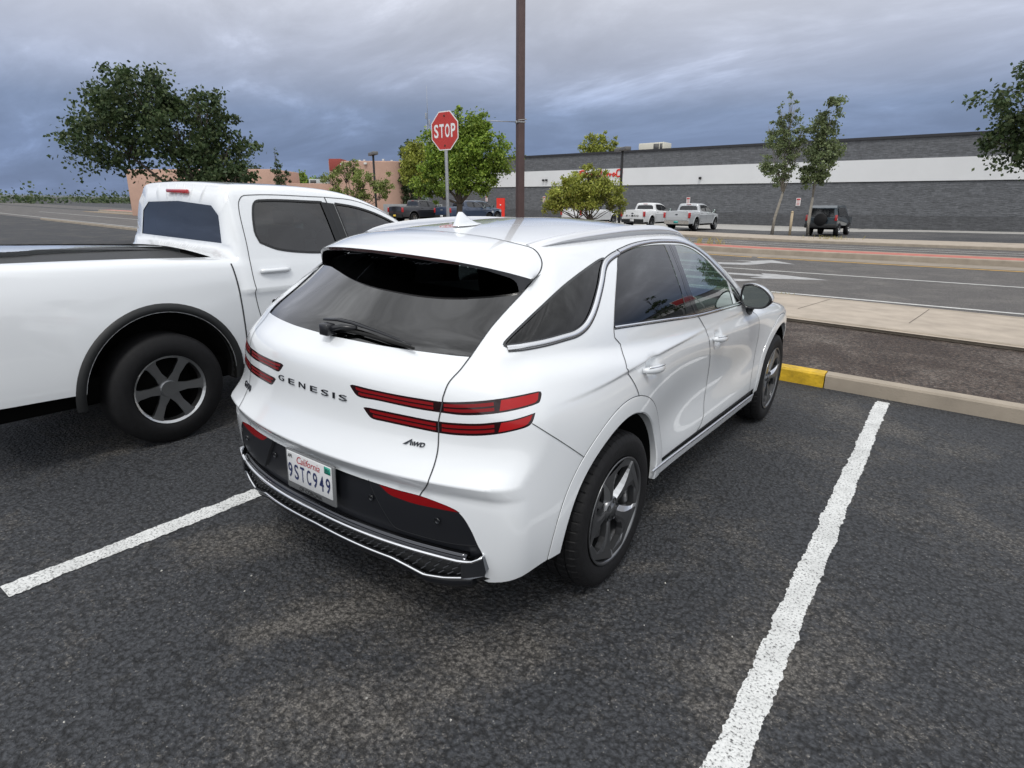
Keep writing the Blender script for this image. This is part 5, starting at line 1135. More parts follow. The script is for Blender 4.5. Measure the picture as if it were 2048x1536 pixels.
def tree(name, label, x, y, z, blobs, leafm, barkm, n_leaf, size, trunk_r=.14, seed=1, group=None, fork=1.2, stems=1, cat='tree', rag=.35, twig=1.0, lean=(0, 0)):
    # blobs: (dx, dy, dz, rx, ry, rz, weight) crown masses relative to the base
    rg = np.random.default_rng(seed); root = thing(name, label, cat, (x, y, z), group=group)
    fk = np.array([lean[0], lean[1], fork]); tubes = []
    for s_ in range(stems):
        off = np.array([(s_-(stems-1)/2)*trunk_r*3.2, rg.normal()*.1, 0]); P = [off*1.0, off*1.25+fk*.4+rg.normal(size=3)*.03, off*1.5+fk]; tubes.append(tube(P, [trunk_r*1.25, trunk_r, trunk_r*.8], 9))
        for (bx, by, bz, rx, ry, rz_, w) in blobs:
            if stems > 1 and (bx*off[0] < 0) and rg.random() < .8: continue
            c = np.array([bx, by, bz]); mid_ = (P[-1]+c)/2+np.array([rg.normal()*.15, rg.normal()*.15, -.05*rz_]); rr = trunk_r*.5*min(1, .5+w*.4)
            tubes.append(tube([P[-1], P[-1]*.5+mid_*.5+rg.normal(size=3)*.05, mid_, c], [rr, rr*.75, rr*.55, rr*.25], 6))
            for k in range(int(7*twig)):
                d = rg.normal(size=3); d[2] = abs(d[2])*.8; d /= np.linalg.norm(d); e = c+d*np.array([rx, ry, rz_])*rg.uniform(.6, 1.0); m_ = mid_*rg.uniform(.0, .6)+c*(1-rg.uniform(0, .6)); m_ = (mid_+c)/2+rg.normal(size=3)*.1*rx
                tubes.append(tube([m_, (m_+e)/2+rg.normal(size=3)*.06*rx, e], [rr*.32, rr*.2, rr*.06], 4))
    mesh_obj('trunk', *merge(tubes), barkm, root)
    W = np.array([b[6]*b[3]*b[4]*b[5] for b in blobs])**.8; W /= W.sum(); pts = []
    for b, w in zip(blobs, W):
        k = max(6, int(n_leaf*w)); c = np.array(b[:3]); r = np.array(b[3:6])
        # leaves gather in clumps around twig ends
        nc = max(5, int(k/60)); d = rg.normal(size=(nc, 3)); d /= np.linalg.norm(d, axis=1, keepdims=True); cc = c+d*r*(rg.uniform(0.25, 1, (nc, 1))**.5)*(1+rag*rg.normal(size=(nc, 1))*.35)
        idx = rg.integers(0, nc, k); cs = .25*r.mean()*rg.uniform(.6, 1.4, nc); q = cc[idx]+rg.normal(size=(k, 3))*cs[idx][:, None]*np.array([1, 1, .75])*.62; pts.append(q)
    V, Fc = leaf_cloud(np.concatenate(pts), size, rg); mesh_obj('crown', V, Fc, leafm, root, smooth=False); return root
# big green tree between the sign and the pole
tree('tree', 'large bright green tree standing behind the stop sign', -18.34, 21.54, float(gz(-18.3, 21.5)), [(.1, .1, 3.0, .9, .9, .7, .9), (.75, .6, 4.9, .85, .8, .95, 1.1), (-.45, -.3, 4.5, .8, .8, .85, 1), (.05, .1, 5.45, .55, .5, .6, .8), (1.55, 1.1, 3.9, .75, .7, .85, 1), (1.05, .8, 2.9, .8, .8, .55, .9), (-.8, -.6, 3.5, .7, .7, .65, .9), (1.15, .85, 5.5, .45, .4, .5, .6), (.3, .2, 4.0, .95, .95, .8, 1), (-1.35, -1.0, 2.5, .62, .6, .48, .7), (-.7, -.5, 2.3, .6, .5, .45, .6)], lf_green, bark, 32000, .115, .20, 3, 'street trees', fork=1.75, stems=1, rag=.8)
tree('tree', 'yellow-green tree left of the stop sign, in front of a dark evergreen', -39.9, 41.6, float(gz(-39.9, 41.6)), [(-.5, -.4, 5.4, 1.1, 1.0, 1.3, 1), (.7, .5, 5.2, 1.1, 1.0, 1.2, 1), (0, 0, 6.5, .8, .7, .8, .9), (.6, .4, 3.6, 1.1, 1.0, 1.0, 1), (-.9, -.6, 4.0, .8, .7, .8, .8), (1.6, 1.1, 4.2, .9, .8, 1.0, .9)], lf_yel, bark, 12000, .17, .20, 5, 'street trees', fork=2.0)
tree('cypress', 'dark evergreen growing against the end of the pink building', -45.0, 45.6, float(gz(-44, 44)), [(0, 0, 2.2, 1.1, 1.1, 1.9, 1), (.2, 0, 4.4, 1.1, 1.1, 1.7, 1), (-.1, 0, 6.2, .9, .9, 1.3, 1), (.9, .6, 6.6, .7, .7, .9, .6), (-.6, -.4, 3.6, .8, .8, 1.2, .8)], lf_dark, bark, 9000, .20, .16, 6, fork=1.5)
tree('tree', 'low wide twin-trunk tree in front of the red wall lettering', -14.52, 27.93, float(gz(-14.5, 27.9)), [(-1.15, -.8, 2.1, .80, .8, .62, 1), (-.45, -.3, 2.6, .85, .8, .75, 1), (.35, .25, 2.7, .8, .8, .75, 1), (1.15, .8, 2.3, .7, .7, .65, .9), (.1, 0, 3.45, .42, .4, .52, .7), (.65, .45, 3.3, .45, .4, .45, .7), (-1.55, -1.1, 1.75, .55, .5, .45, .8), (0, 0, 1.85, .95, .9, .45, .8), (1.35, .9, 1.7, .5, .5, .4, .6), (-.8, -.6, 3.0, .4, .4, .35, .6)], lf_yel, bark, 19000, .10, .085, 8, 'street trees', fork=.95, stems=3, twig=1.3)
tree('tree', 'open rounded tree with bare reddish twigs in front of the pink building', -27.5, 23.2, float(gz(-27.4, 23)), [(-1.2, -.9, 3.0, .65, .6, .55, .6), (-.5, -.4, 3.55, .6, .6, .55, .6), (.3, .2, 3.1, .75, .7, .6, .8), (1.1, .8, 2.8, .7, .7, .6, .8), (.0, 0, 2.2, .8, .8, .55, .7), (-.9, -.7, 2.15, .6, .6, .45, .6), (1.35, 1.0, 2.2, .5, .5, .45, .6), (-.1, 0, 4.0, .35, .3, .35, .4)], lf_olive, bark, 6000, .105, .10, 11, 'street trees', fork=1.0, stems=2, twig=2.2, rag=.8)
tree('street_tree', 'slender upright grey-green tree on the far pavement at the right', -6.9, 37.5, float(gz(-6.9, 37.5))+.13, [(0, 0, 3.5, .55, .55, .75, .9), (-.55, 0, 4.1, .55, .5, .75, .8), (.5, 0, 4.2, .55, .5, .8, .8), (-.3, 0, 5.2, .65, .6, .75, .9), (.45, 0, 5.3, .6, .6, .75, .8), (0, 0, 6.2, .55, .5, .7, .7), (.35, 0, 6.9, .35, .3, .7, .5), (-.25, 0, 6.9, .25, .25, .45, .4), (-.75, 0, 6.0, .3, .3, .5, .4), (.95, 0, 5.9, .35, .35, .7, .5), (.2, 0, 7.6, .18, .18, .55, .3), (1.0, 0, 4.9, .45, .4, .5, .6)], lf_grey, bark_pale, 8500, .10, .085, 13, 'street trees', fork=2.4, twig=1.6, lean=(.32, 0))
tree('street_tree', 'leafy tree on the far pavement just right of the slender tree', -5.0, 38.2, float(gz(-5, 38.2))+.13, [(0, 0, 3.4, .8, .8, .8, 1), (.3, 0, 4.6, 1.0, .9, 1.0, 1), (-.1, 0, 5.9, .8, .8, .9, 1), (.5, 0, 6.9, .6, .6, .7, .7)], lf_grey, bark_pale, 8000, .13, .09, 14, 'street trees', fork=2.2)
tree('tree', 'tall dark tree at the left, leaning over the pink wall', -23.6, 11.6, float(gz(-24, 12)), [(0, 0, 2.2, 1.6, 1.6, 1.2, 1), (.7, .6, 3.6, 1.3, 1.3, 1.1, 1), (-.6, -.5, 4.4, 1.6, 1.6, 1.3, 1), (.45, .4, 5.2, 1.1, 1.1, 1.0, 1), (-1.4, -1.4, 5.8, 1.5, 1.5, 1.2, 1), (-2.6, -2.2, 4.2, 1.6, 1.6, 1.5, 1), (1.2, .9, 2.6, .9, .9, .7, .7)], lf_dark, bark, 22000, .14, .22, 17, fork=1.3)
# distant crowns beyond the roofs
for i, (x, y, z, s_, m, lab) in enumerate(((-77.2, 52.0, .5, 1.12, lf_green, 'bushy green tree beyond the low pink wall, left of the rooftop unit'), (-74.6, 53.8, .5, 1.1, lf_green, 'green tree right behind the rooftop unit of the low wall'), (-82, 49.5, .5, 1.3, lf_dark, 'dark bushy tree above the left block of the pink building'), (-71.6, 55.8, .5, 1.0, lf_dark, 'darker tree beyond the low pink wall, next to the open rounded tree'))):
    tree('distant_tree', lab, x, y, z, [(0, 0, 3.4*s_, 2.4*s_, 2.4*s_, 1.6*s_, 1), (2.2*s_, 1.6, 3.0*s_, 1.9, 1.9, 1.3, 1), (-2.0*s_, -1.4, 3.1*s_, 1.9, 1.9, 1.4, 1), (.4, 0, 4.4*s_, 1.2, 1.2, .9, .7)], m, bark, 4500, .32, .25, 30+i, 'trees beyond the pink wall', fork=1.5, twig=.4)
tree('poplar', 'thin sparse poplar rising beside the left pink block', -51.6, 34.4, float(gz(-51, 34)), [(0, 0, 4.0, .5, .5, 1.1, 1), (.05, 0, 5.2, .3, .3, .8, .5), (-.1, 0, 6.2, .12, .12, .5, .2), (.5, .4, 3.6, .5, .5, .8, .7)], lf_dark, bark, 1500, .14, .08, 41, fork=2.0)
tree('shrub', 'round dark shrub in front of the low pink wall', -44.2, 29.6, float(gz(-44, 30)), [(0, 0, 1.9, 1.1, 1.1, 1.0, 1), (.6, .4, 1.6, .8, .8, .8, 1)], lf_dark, bark, 2200, .16, .06, 42, fork=.6, cat='shrub')
tree('tree', 'tall olive tree showing above the store roof, left of the lamp post', -36.4, 70.6, 0, [(-1.2, 0, 8.0, 1.4, 1.4, 1.6, 1), (.4, 0, 8.2, 1.3, 1.3, 1.9, 1), (-.6, 0, 9.7, 1.0, 1.0, 1.2, .7), (.8, 0, 9.6, .8, .8, 1.1, .6), (1.6, 0, 7.6, .9, .9, 1.2, .7)], lf_yel, bark, 6500, .20, .2, 51, 'trees behind the store', fork=4)
tree('tree', 'narrow olive tree above the store roof, right behind the lamp head', -34.6, 71.6, 0, [(0, 0, 8.0, .75, .75, 1.3, 1), (.1, 0, 9.2, .45, .45, .9, .6)], lf_yel, bark, 2200, .19, .15, 52, 'trees behind the store', fork=4)
tree('tree', 'low treetop barely showing over the store roof right of the brown pole', -44.2, 66.2, 0, [(0, 0, 7.2, .8, .8, .6, 1), (1.9, 1.0, 7.1, 1.0, .9, .55, .8)], lf_grey, bark, 1500, .2, .15, 53, 'trees behind the store', fork=4)
# trees off to the right, mirrored in the door glass
tree('tree', 'tall broad green tree on the far pavement, beyond the right end of the car park', 5.6, 38.5, float(gz(5.6, 38.5))+.12, [(0, 0, 5.0, 2.2, 2.2, 1.6, 1), (1.6, .3, 6.6, 1.9, 1.9, 1.6, 1), (-1.5, -.3, 6.8, 1.9, 1.9, 1.6, 1), (0, 0, 8.4, 1.7, 1.7, 1.4, .9), (-2.2, 0, 4.8, 1.3, 1.3, 1.0, .7)], lf_dark, bark, 11000, .20, .2, 61, 'street trees', fork=3.2)
tree('sapling', 'thin sparse sapling on the near verge, farthest right', 4.7, 9.4, float(gz(4.7, 9.4))+.14, [(0, 0, 1.9, .42, .42, .5, .8), (.15, 0, 2.6, .42, .42, .5, .8), (-.15, 0, 3.1, .3, .3, .45, .6), (.1, 0, 3.6, .16, .16, .3, .4)], lf_dark, bark, 1300, .075, .03, 62, 'street trees', fork=1.2, twig=3.0)

# ================================================================== poles and signs
def place(o, x, y, z, rz): o.location = (x, y, z); o.rotation_euler = (0, 0, rz); return o
brown = mat('brown_paint', (.085, .052, .050), rough=.5, var=.15, vscale=6, bump=.1, bscale=40)
pr = thing('lamp_column', 'tall square brown steel pole rising in front of the grey store', 'pole', (-3.91, 6.25, float(gz(-3.9, 6.25))), rotz=math.radians(62))
bmq = bmesh.new(); V, Fc = box(-.056, .056, -.056, .056, -.1, 9.0, .01, 2); mesh_obj('post', V, Fc, brown, pr)
mesh_obj('base_plate', *box(-.16, .16, -.16, .16, 0, .03, .004), brown, pr); V, Fc = box(-.12, .12, -.35, .35, 8.9, 9.1, .03); mesh_obj('lamp_head', V, Fc, brown, pr)
gal = mat('galvanised', (.36, .37, .38), rough=.45, metal=.7, var=.12, vscale=14)
V, Fc = box(-.064, .064, -.064, .064, 2.90, 2.92, .004); mesh_obj('clamp', V, Fc, gal, pr); 
clv = [(-.075, -.07, 2.93), (.075, -.07, 2.95), (.085, .07, 2.99)]; mesh_obj('clamp', *tube(clv, .007, 5), gal, pr)
arm = mesh_obj('sign_arm', *tube([(-.055, .02, 2.915), (-.56, .02, 2.905)], .007, 6), gal, pr); arm.rotation_euler = (0, 0, 0)
mesh_obj('clamp_bolt', *box(-.085, -.055, -.02, .02, 2.89, 2.93, .004), gal, pr)
# stop sign
sx, sy = -7.02, 7.98; zb_ = float(gz(sx, sy))
ss_ = thing('stop_sign', 'red octagonal stop sign on a galvanised post, reading STOP', 'sign', (sx, sy, zb_), rotz=math.radians(-1.5))
mesh_obj('post', *box(-.030, .030, -.01, .035, -.1, 3.5-zb_, .006), gal, ss_)
R_ = .381/math.cos(math.pi/8); cz_ = 3.18-zb_
def octo(r, y): return [(r*math.cos(math.pi/8+k*math.pi/4), y, cz_+r*math.sin(math.pi/8+k*math.pi/4)) for k in range(8)]
A = octo(R_, -.016); B = octo(R_, -.012); pan = mesh_obj('panel', A+B, [tuple(range(8)), tuple(range(15, 7, -1))]+[(i, 8+i, 8+(i+1) % 8, (i+1) % 8) for i in range(8)], mat('sign_white', (.78, .78, .78), rough=.4), ss_, smooth=False)
mesh_obj('red_face', octo(R_*.945, -.0185)+octo(R_*.945, -.0165), [tuple(range(8))]+[(i, 8+i, 8+(i+1) % 8, (i+1) % 8) for i in range(8)], mat('sign_red', (.47, .035, .028), rough=.45, var=.08, vscale=5), pan, smooth=False)
for ch, xo in zip('STOP', (-.235, -.078, .082, .245)):
    V, Fc = fit_text(ch, .125 if ch != 'O' else .13, .265, off=.022); mesh_obj('sign_letter', np.stack([V[:, 0]+xo, np.full(len(V), -.0215), cz_+V[:, 1]], -1), Fc, MATS['sign_white'], pan, smooth=False)
for dz_ in (.29, -.29): V, Fc = lathe([(0, .022), (.006, .02), (.007, 0)], 12, 'z'); mesh_obj('bolt', [(a, -.019-c, cz_+dz_+b) for a, b, c in V], Fc, mat('rust', (.06, .03, .02), rough=.8), pan)
def lamp_post(label, x, y, h, rz, hw=.42, r=.075, two=True, group='black car park lamps'):
    t = thing('lamp_post', label, 'lamp post', (x, y, float(gz(x, y))), rotz=rz, group=group); mesh_obj('post', *box(-r, r, -r, r, 0, h, .01), mat('lamp_black', (.012, .012, .013), rough=.5), t)
    for s_ in (1, -1): mesh_obj('lamp_head', *box(.08*s_ if s_ > 0 else -.08-hw*2, .08+hw*2 if s_ > 0 else -.08, -.22, .22, h-.02, h+.22, .03), mat('lamp_grey', (.13, .13, .13), rough=.5), t)
    mesh_obj('arm', *box(-.1, .1, -.04, .04, h-.02, h+.10, .01), MATS['lamp_black'], t); return t
lamp_post('black twin-head lamp post beside the twin-trunk tree, in front of the store', -18.2, 39.9, 5.45, math.radians(-38))
lamp_post('black twin-head lamp post in front of the pink building', -37.4, 33.7, 5.35, math.radians(-30))
t = thing('bollard', 'slim tan bollard on the far pavement beside the slender tree', 'bollard', (-5.95, 38.0, float(gz(-6, 38))+.12)); mesh_obj('post', *tube([(0, 0, 0), (0, 0, 1.30)], .075, 12), mat('bollard_tan', (.42, .34, .23), rough=.7), t); mesh_obj('cap', *tube([(0, 0, 1.30), (0, 0, 1.36), (0, 0, 1.42)], [.075, .085, .03], 12), MATS['bollard_tan'], t)

# ================================================================== the grey store
WA = math.radians(-4); wux, wuy = math.cos(WA), math.sin(WA)
def wallp(s_, out=0.0): return -8.94+s_*wux+out*wuy, 57.16+s_*wuy-out*wux      # s to the right along the wall, out = towards the road
def zg_w(s_): x, y = wallp(s_); return float(gz(x, y))
def brick_mat(name, c, sc=1.0, var=.25, bumpst=.8, bw=.42, bh=.205):
    m = bpy.data.materials.new(name); m.use_nodes = True; nt = m.node_tree; b = nt.nodes['Principled BSDF']; K = nt.links.new
    tc_ = N(nt, 'ShaderNodeTexCoord'); mp_ = N(nt, 'ShaderNodeMapping'); mp_.inputs['Rotation'].default_value = (math.radians(-90), 0, 0); K(tc_.outputs['Object'], mp_.inputs[0])
    br = N(nt, 'ShaderNodeTexBrick'); K(mp_.outputs[0], br.inputs['Vector']); br.inputs['Scale'].default_value = sc; br.inputs['Brick Width'].default_value = bw; br.inputs['Row Height'].default_value = bh; br.inputs['Mortar Size'].default_value = .008
    br.inputs['Color1'].default_value = (*[k*(1-var) for k in c], 1); br.inputs['Color2'].default_value = (*[k*(1+var) for k in c], 1); br.inputs['Mortar'].default_value = (*[k*.75 for k in c], 1)
    n = N(nt, 'ShaderNodeTexNoise', i_Scale=3.2, i_Detail=5.0, i_Roughness=.7); K(mp_.outputs[0], n.inputs['Vector']); r = ramp(nt, [(.3, .8), (.7, 1.22)]); K(n.outputs['Fac'], r.inputs[0])
    mm = N(nt, 'ShaderNodeMixRGB', blend_type='MULTIPLY', i_0=1.0); K(br.outputs['Color'], mm.inputs[1]); K(r.outputs[0], mm.inputs[2]); K(mm.outputs[0], b.inputs['Base Color']); b.inputs['Roughness'].default_value = .85
    n2_ = N(nt, 'ShaderNodeTexNoise', i_Scale=9.0, i_Detail=4.0); mpn = N(nt, 'ShaderNodeMapping'); mpn.inputs['Scale'].default_value = (.35, 1, 1); K(mp_.outputs[0], mpn.inputs[0]); K(mpn.outputs[0], n2_.inputs['Vector'])
    bn = N(nt, 'ShaderNodeBump', i_Strength=bumpst, i_Distance=.06); K(n2_.outputs['Fac'], bn.inputs['Height']); K(bn.outputs[0], b.inputs['Normal']); MATS[name] = m; return m
splitblock = brick_mat('split_face_block', (.115, .12, .13), var=.14, bumpst=1.0); plinth_m = brick_mat('plinth_block', (.085, .088, .095), var=.10)
store = thing('store_building', 'long dark grey block store with a white band along its wall', 'building', (-8.94, 57.16, -.2), rotz=WA)
def slab(name, s0, s1, z0, z1, out, dep, m, slope=-.0137, par=store, z_abs=False):
    # coordinates local to the store: x along the wall, -y towards us; the base follows the rising ground
    f = lambda s_: slope*s_ if s_ < 0 else slope*s_*0
    V = [(s0, -out, z0+f(s0)), (s1, -out, z0+f(s1)), (s1, -out, z1+f(s1)), (s0, -out, z1+f(s0)), (s0, dep, z0+f(s0)), (s1, dep, z0+f(s1)), (s1, dep, z1+f(s1)), (s0, dep, z1+f(s0))]
    return mesh_obj(name, V, [(0, 1, 2, 3), (5, 4, 7, 6), (1, 5, 6, 2), (4, 0, 3, 7), (3, 2, 6, 7), (4, 5, 1, 0)], m, par, smooth=False)
sL, sR = -47.5, 45.0
slab('lower_wall', sL, sR, -.6, 3.46, 0, 25, splitblock); slab('plinth', sL-.03, sR+.03, -.6, .86, .06, -.01, plinth_m)
slab('white_band', sL, sR, 3.46, 5.14, .10, 25, mat('band_white', (.66, .67, .68), rough=.7, var=.03, vscale=.5)); slab('upper_wall', sL, sR, 5.14, 6.66, .0, 25, splitblock); slab('coping', sL-.05, sR+.05, 6.66, 6.86, .12, 25.1, mat('coping_dark', (.02, .02, .024), rough=.5))
slab('band_drip', sL, sR, 3.40, 3.46, .04, .0, MATS['coping_dark'])
def on_wall(px_s): return px_s
def spx(px, py_=400):   # helper kept for layout constants: distance along the wall
    return px
door = slab('door', -35.32, -34.04, -.55, 2.27, .09, .0, mat('door_red', (.78, .040, .025), rough=.5)); mesh_obj('door_sign', *box(-34.8, -34.6, -.10, -.092, 1.85, 2.02), MATS['sign_white'], door)
for i, (s_, lab) in enumerate(((-36.96, 'small red and white parking sign on the grey wall, left of the red door'), (-28.08, 'small red and white parking sign on the grey wall, right of the brown pole'), (-10.56, 'small red and white parking sign above the silver pickup roof'), (-.4, 'small red and white parking sign at the far right end of the wall'))):
    zz = 2.08-.0137*s_; px_, py_ = wallp(s_, .07); sg_ = thing('parking_sign', lab, 'sign', (px_, py_, -.2+zz), rotz=WA, group='parking signs on the store wall')
    mesh_obj('panel', *box(-.19, .19, -.012, .0, -.25, .42, .004), mat('sign_pale', (.66, .62, .62), rough=.5), sg_)
    mesh_obj('red_border', *box(-.15, .15, -.018, -.0125, .22, .38), mat('sign_pink_red', (.50, .08, .08), rough=.5), sg_)
    for q in range(3): mesh_obj('sign_text_line', *box(-.12, .12, -.018, -.0125, .08-.12*q, .12-.12*q), MATS['sign_pink_red'], sg_)
# red script sign on the white band: soft looping strokes
redp = mat('sign_letters_red', (.62, .035, .02), rough=.45)
px_, py_ = wallp(-20.76, .12); sgn = thing('store_sign', 'red script lettering on the white band, half hidden by the twin-trunk tree', 'sign', (px_, py_, -.2+4.98), rotz=WA)
strokes = [[(-2.6, .12), (-2.45, .42), (-2.05, .50), (-1.8, .30), (-2.0, .05), (-2.35, .0), (-2.5, .15), (-2.3, .34)], [(-1.85, .18), (-1.6, .22), (-1.45, .05), (-1.6, -.15), (-1.8, -.02), (-1.65, .16)], [(-1.3, .15), (-1.2, -.15), (-1.0, .15), (-.85, -.15), (-.7, .15)], [(-.5, .0), (-.3, .16), (-.15, .0), (-.3, -.16), (-.5, .0)], [(0, -.18), (.05, .42), (.2, .5), (.25, .35), (.1, -.1), (.3, -.15)], [(.45, .0), (.62, .16), (.78, .02), (.62, -.16), (.45, 0)], [(.95, -.2), (1.0, .15), (1.2, .12), (1.3, -.12), (1.45, .14)], [(1.6, 0), (1.75, .16), (1.95, .03), (1.75, -.16), (1.6, 0)], [(2.1, -.2), (2.15, .4), (2.6, .45), (2.75, .15), (2.5, -.15), (2.2, -.2)]]
for st_ in strokes:
    P = smooth_poly([(a, 0, b) for a, b in st_], step=.05, corner=90); mesh_obj('sign_stroke', *tube(P, .085, 6, up=(0, 1, 0)), redp, sgn)
for s_, lab in ((-27.9, 'pair of small black floodlights on the white band above the parking sign'), (-9.48, 'small black camera on the white band near the slender tree')):
    px_, py_ = wallp(s_, .14); c_ = thing('wall_light', lab, 'light', (px_, py_, -.2+4.25-.0137*s_), rotz=WA)
    for dx_ in ((-.22, .22) if s_ < -20 else (0,)): mesh_obj('lamp_body', *box(dx_-.11, dx_+.11, -.22, .0, -.10, .12, .03), MATS['lamp_black'], c_)
rt = thing('rooftop_unit', 'cream air-conditioning unit standing on the store roof', 'air conditioner', (-24.45, 60.6, 7.05), rotz=WA)
mesh_obj('cabinet', *box(-1.4, 1.4, -.9, .9, -.3, .78, .04), mat('unit_cream', (.62, .60, .52), rough=.6), rt)
for x0, x1 in ((.3, .9), (1.0, 1.28)): mesh_obj('grille', *box(x0, x1, -.93, -.905, .02, .66), mat('grille_dark', (.10, .10, .10), rough=.7), rt)

# ================================================================== adobe-coloured buildings
adobe = mat('pink_stucco', (.46, .30, .235), rough=.95, var=.07, vscale=1.2, bump=.2, bscale=25); adobe_d = mat('stucco_red', (.28, .06, .05), rough=.9)  # the red is the parapet block's own colour
ab = thing('stucco_building', 'tall pink stucco building with a rounded right-hand corner', 'building', (-47.75, 41.95, .3), rotz=math.radians(35))
def rounded_block(x0, x1, y0, y1, h, r, m, par, nm, z0=-.6):
    pts = []
    for cx, cy, a0 in ((x1-r, y0+r, -90), (x1-.3, y1-.3, 0), (x0+.3, y1-.3, 90), (x0+.3, y0+.3, 180)):
        rr = r if (cx == x1-r and cy == y0+r) else .3
        for k in range(9): a = math.radians(a0+90*k/8); pts.append((cx+rr*math.cos(a), cy+rr*math.sin(a)))
    n = len(pts); V = [(x, y, z0) for x, y in pts]+[(x, y, h-.12) for x, y in pts]+[(x*1+(.0), y, h) for x, y in pts]; Fc = [(i, (i+1) % n, n+(i+1) % n, n+i) for i in range(n)]+[(n+i, n+(i+1) % n, 2*n+(i+1) % n, 2*n+i) for i in range(n)]+[tuple(range(2*n, 3*n))]
    return mesh_obj(nm, V, Fc, m, par)
rounded_block(-3.75, 3.75, 0, 12, 5.72, 1.8, adobe, ab, 'wall')
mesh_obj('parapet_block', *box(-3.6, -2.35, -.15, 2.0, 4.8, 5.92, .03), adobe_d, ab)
for x, z in ((-2.3, 5.3), (.1, 5.35)): mesh_obj('wall_lamp', *box(x-.15, x+.15, -.25, 0, z, z+.2, .04), mat('lamp_pale', (.6, .6, .58), rough=.5), ab)
for x, y, h_ in ((2.2, 3, .5), (2.9, 4, .6), (-.6, 2.5, .5), (1.2, 3.5, .7), (-1.2, 3, .5)): mesh_obj('roof_vent', *box(x-.13, x+.13, y-.15, y+.15, 5.6, 5.65+h_*.7, .04), mat('vent_metal', (.42, .43, .44), rough=.4, metal=.6), ab)
lw = thing('stucco_wall', 'long low pink stucco wall between the two pink blocks', 'wall', (-53.7, 38.3, .4), rotz=math.radians(40)); mesh_obj('wall', *box(-9.5, 4.6, 0, 6, -.8, 3.47, .04), adobe, lw)
ru = thing('rooftop_unit', 'pale grey air-conditioning unit on the low pink wall roof', 'air conditioner', (-52.4, 39.5, 3.85), rotz=math.radians(36)); mesh_obj('cabinet', *box(-.85, 1.3, 0, 1.2, -.05, .45, .03), mat('unit_grey', (.46, .49, .50), rough=.5), ru); mesh_obj('grille', *box(-.7, -.1, -.02, -.004, .06, .36), MATS['grille_dark'], ru)
lb = thing('stucco_block', 'blocky pink stucco building at the left with a slightly tapering end', 'building', (-55.2, 35.2, .4), rotz=math.radians(34))
V, Fc = box(-14, 1.3, 0, 7, -.8, 4.78, .05); V = [(x-(z*.05 if x > 0 else 0), y+z*.02, z) for x, y, z in V]; mesh_obj('wall', V, Fc, adobe, lb)
gw = thing('grey_wall', 'low pale grey block wall behind the black pickup', 'wall', (-38.9, 39.1, .35), rotz=math.radians(35)); mesh_obj('wall', *box(-2.4, 3.0, 0, .25, -.5, 1.45, .02), mat('grey_block', (.25, .26, .27), rough=.85, var=.1, vscale=2), gw)
# radio mast far behind
mt_ = thing('radio_mast', 'thin lattice radio mast with antennas behind the stop sign', 'mast', (-115.1, 124.5, 0)); P = []
for k in range(3):
    a = 2*math.pi*k/3; P.append(tube([(.55*math.cos(a), .55*math.sin(a), 0), (.35*math.cos(a), .35*math.sin(a), 22)], .07, 4))
for i in range(22): a = 2*math.pi*(i % 3)/3; b = 2*math.pi*((i+1) % 3)/3; P.append(tube([(.5*math.cos(a), .5*math.sin(a), i), (.5*math.cos(b), .5*math.sin(b), i+1)], .04, 3))
mastm = mat('mast_grey', (.34, .36, .38), rough=.6); mesh_obj('lattice', *merge(P), mastm, mt_); mesh_obj('top_aerial', *tube([(0, 0, 22), (0, 0, 31.5)], [.10, .03], 5), mastm, mt_)
for z in (17.5,): V, Fc = lathe([(0, .7), (.25, .55), (.3, 0)], 16, 'x'); mesh_obj('dish', [(a*.8+.2, b-1.0*0, c+z) for a, b, c in V], Fc, mat('dish_white', (.7, .7, .7), rough=.5), mt_)
for i, z in enumerate((19.5, 20.7, 21.8, 23.5)): mesh_obj('panel_aerial', *box(-.7 if i % 2 else .4, -.4 if i % 2 else .7, -.15, .15, z, z+1.5, .03), mastm, mt_)
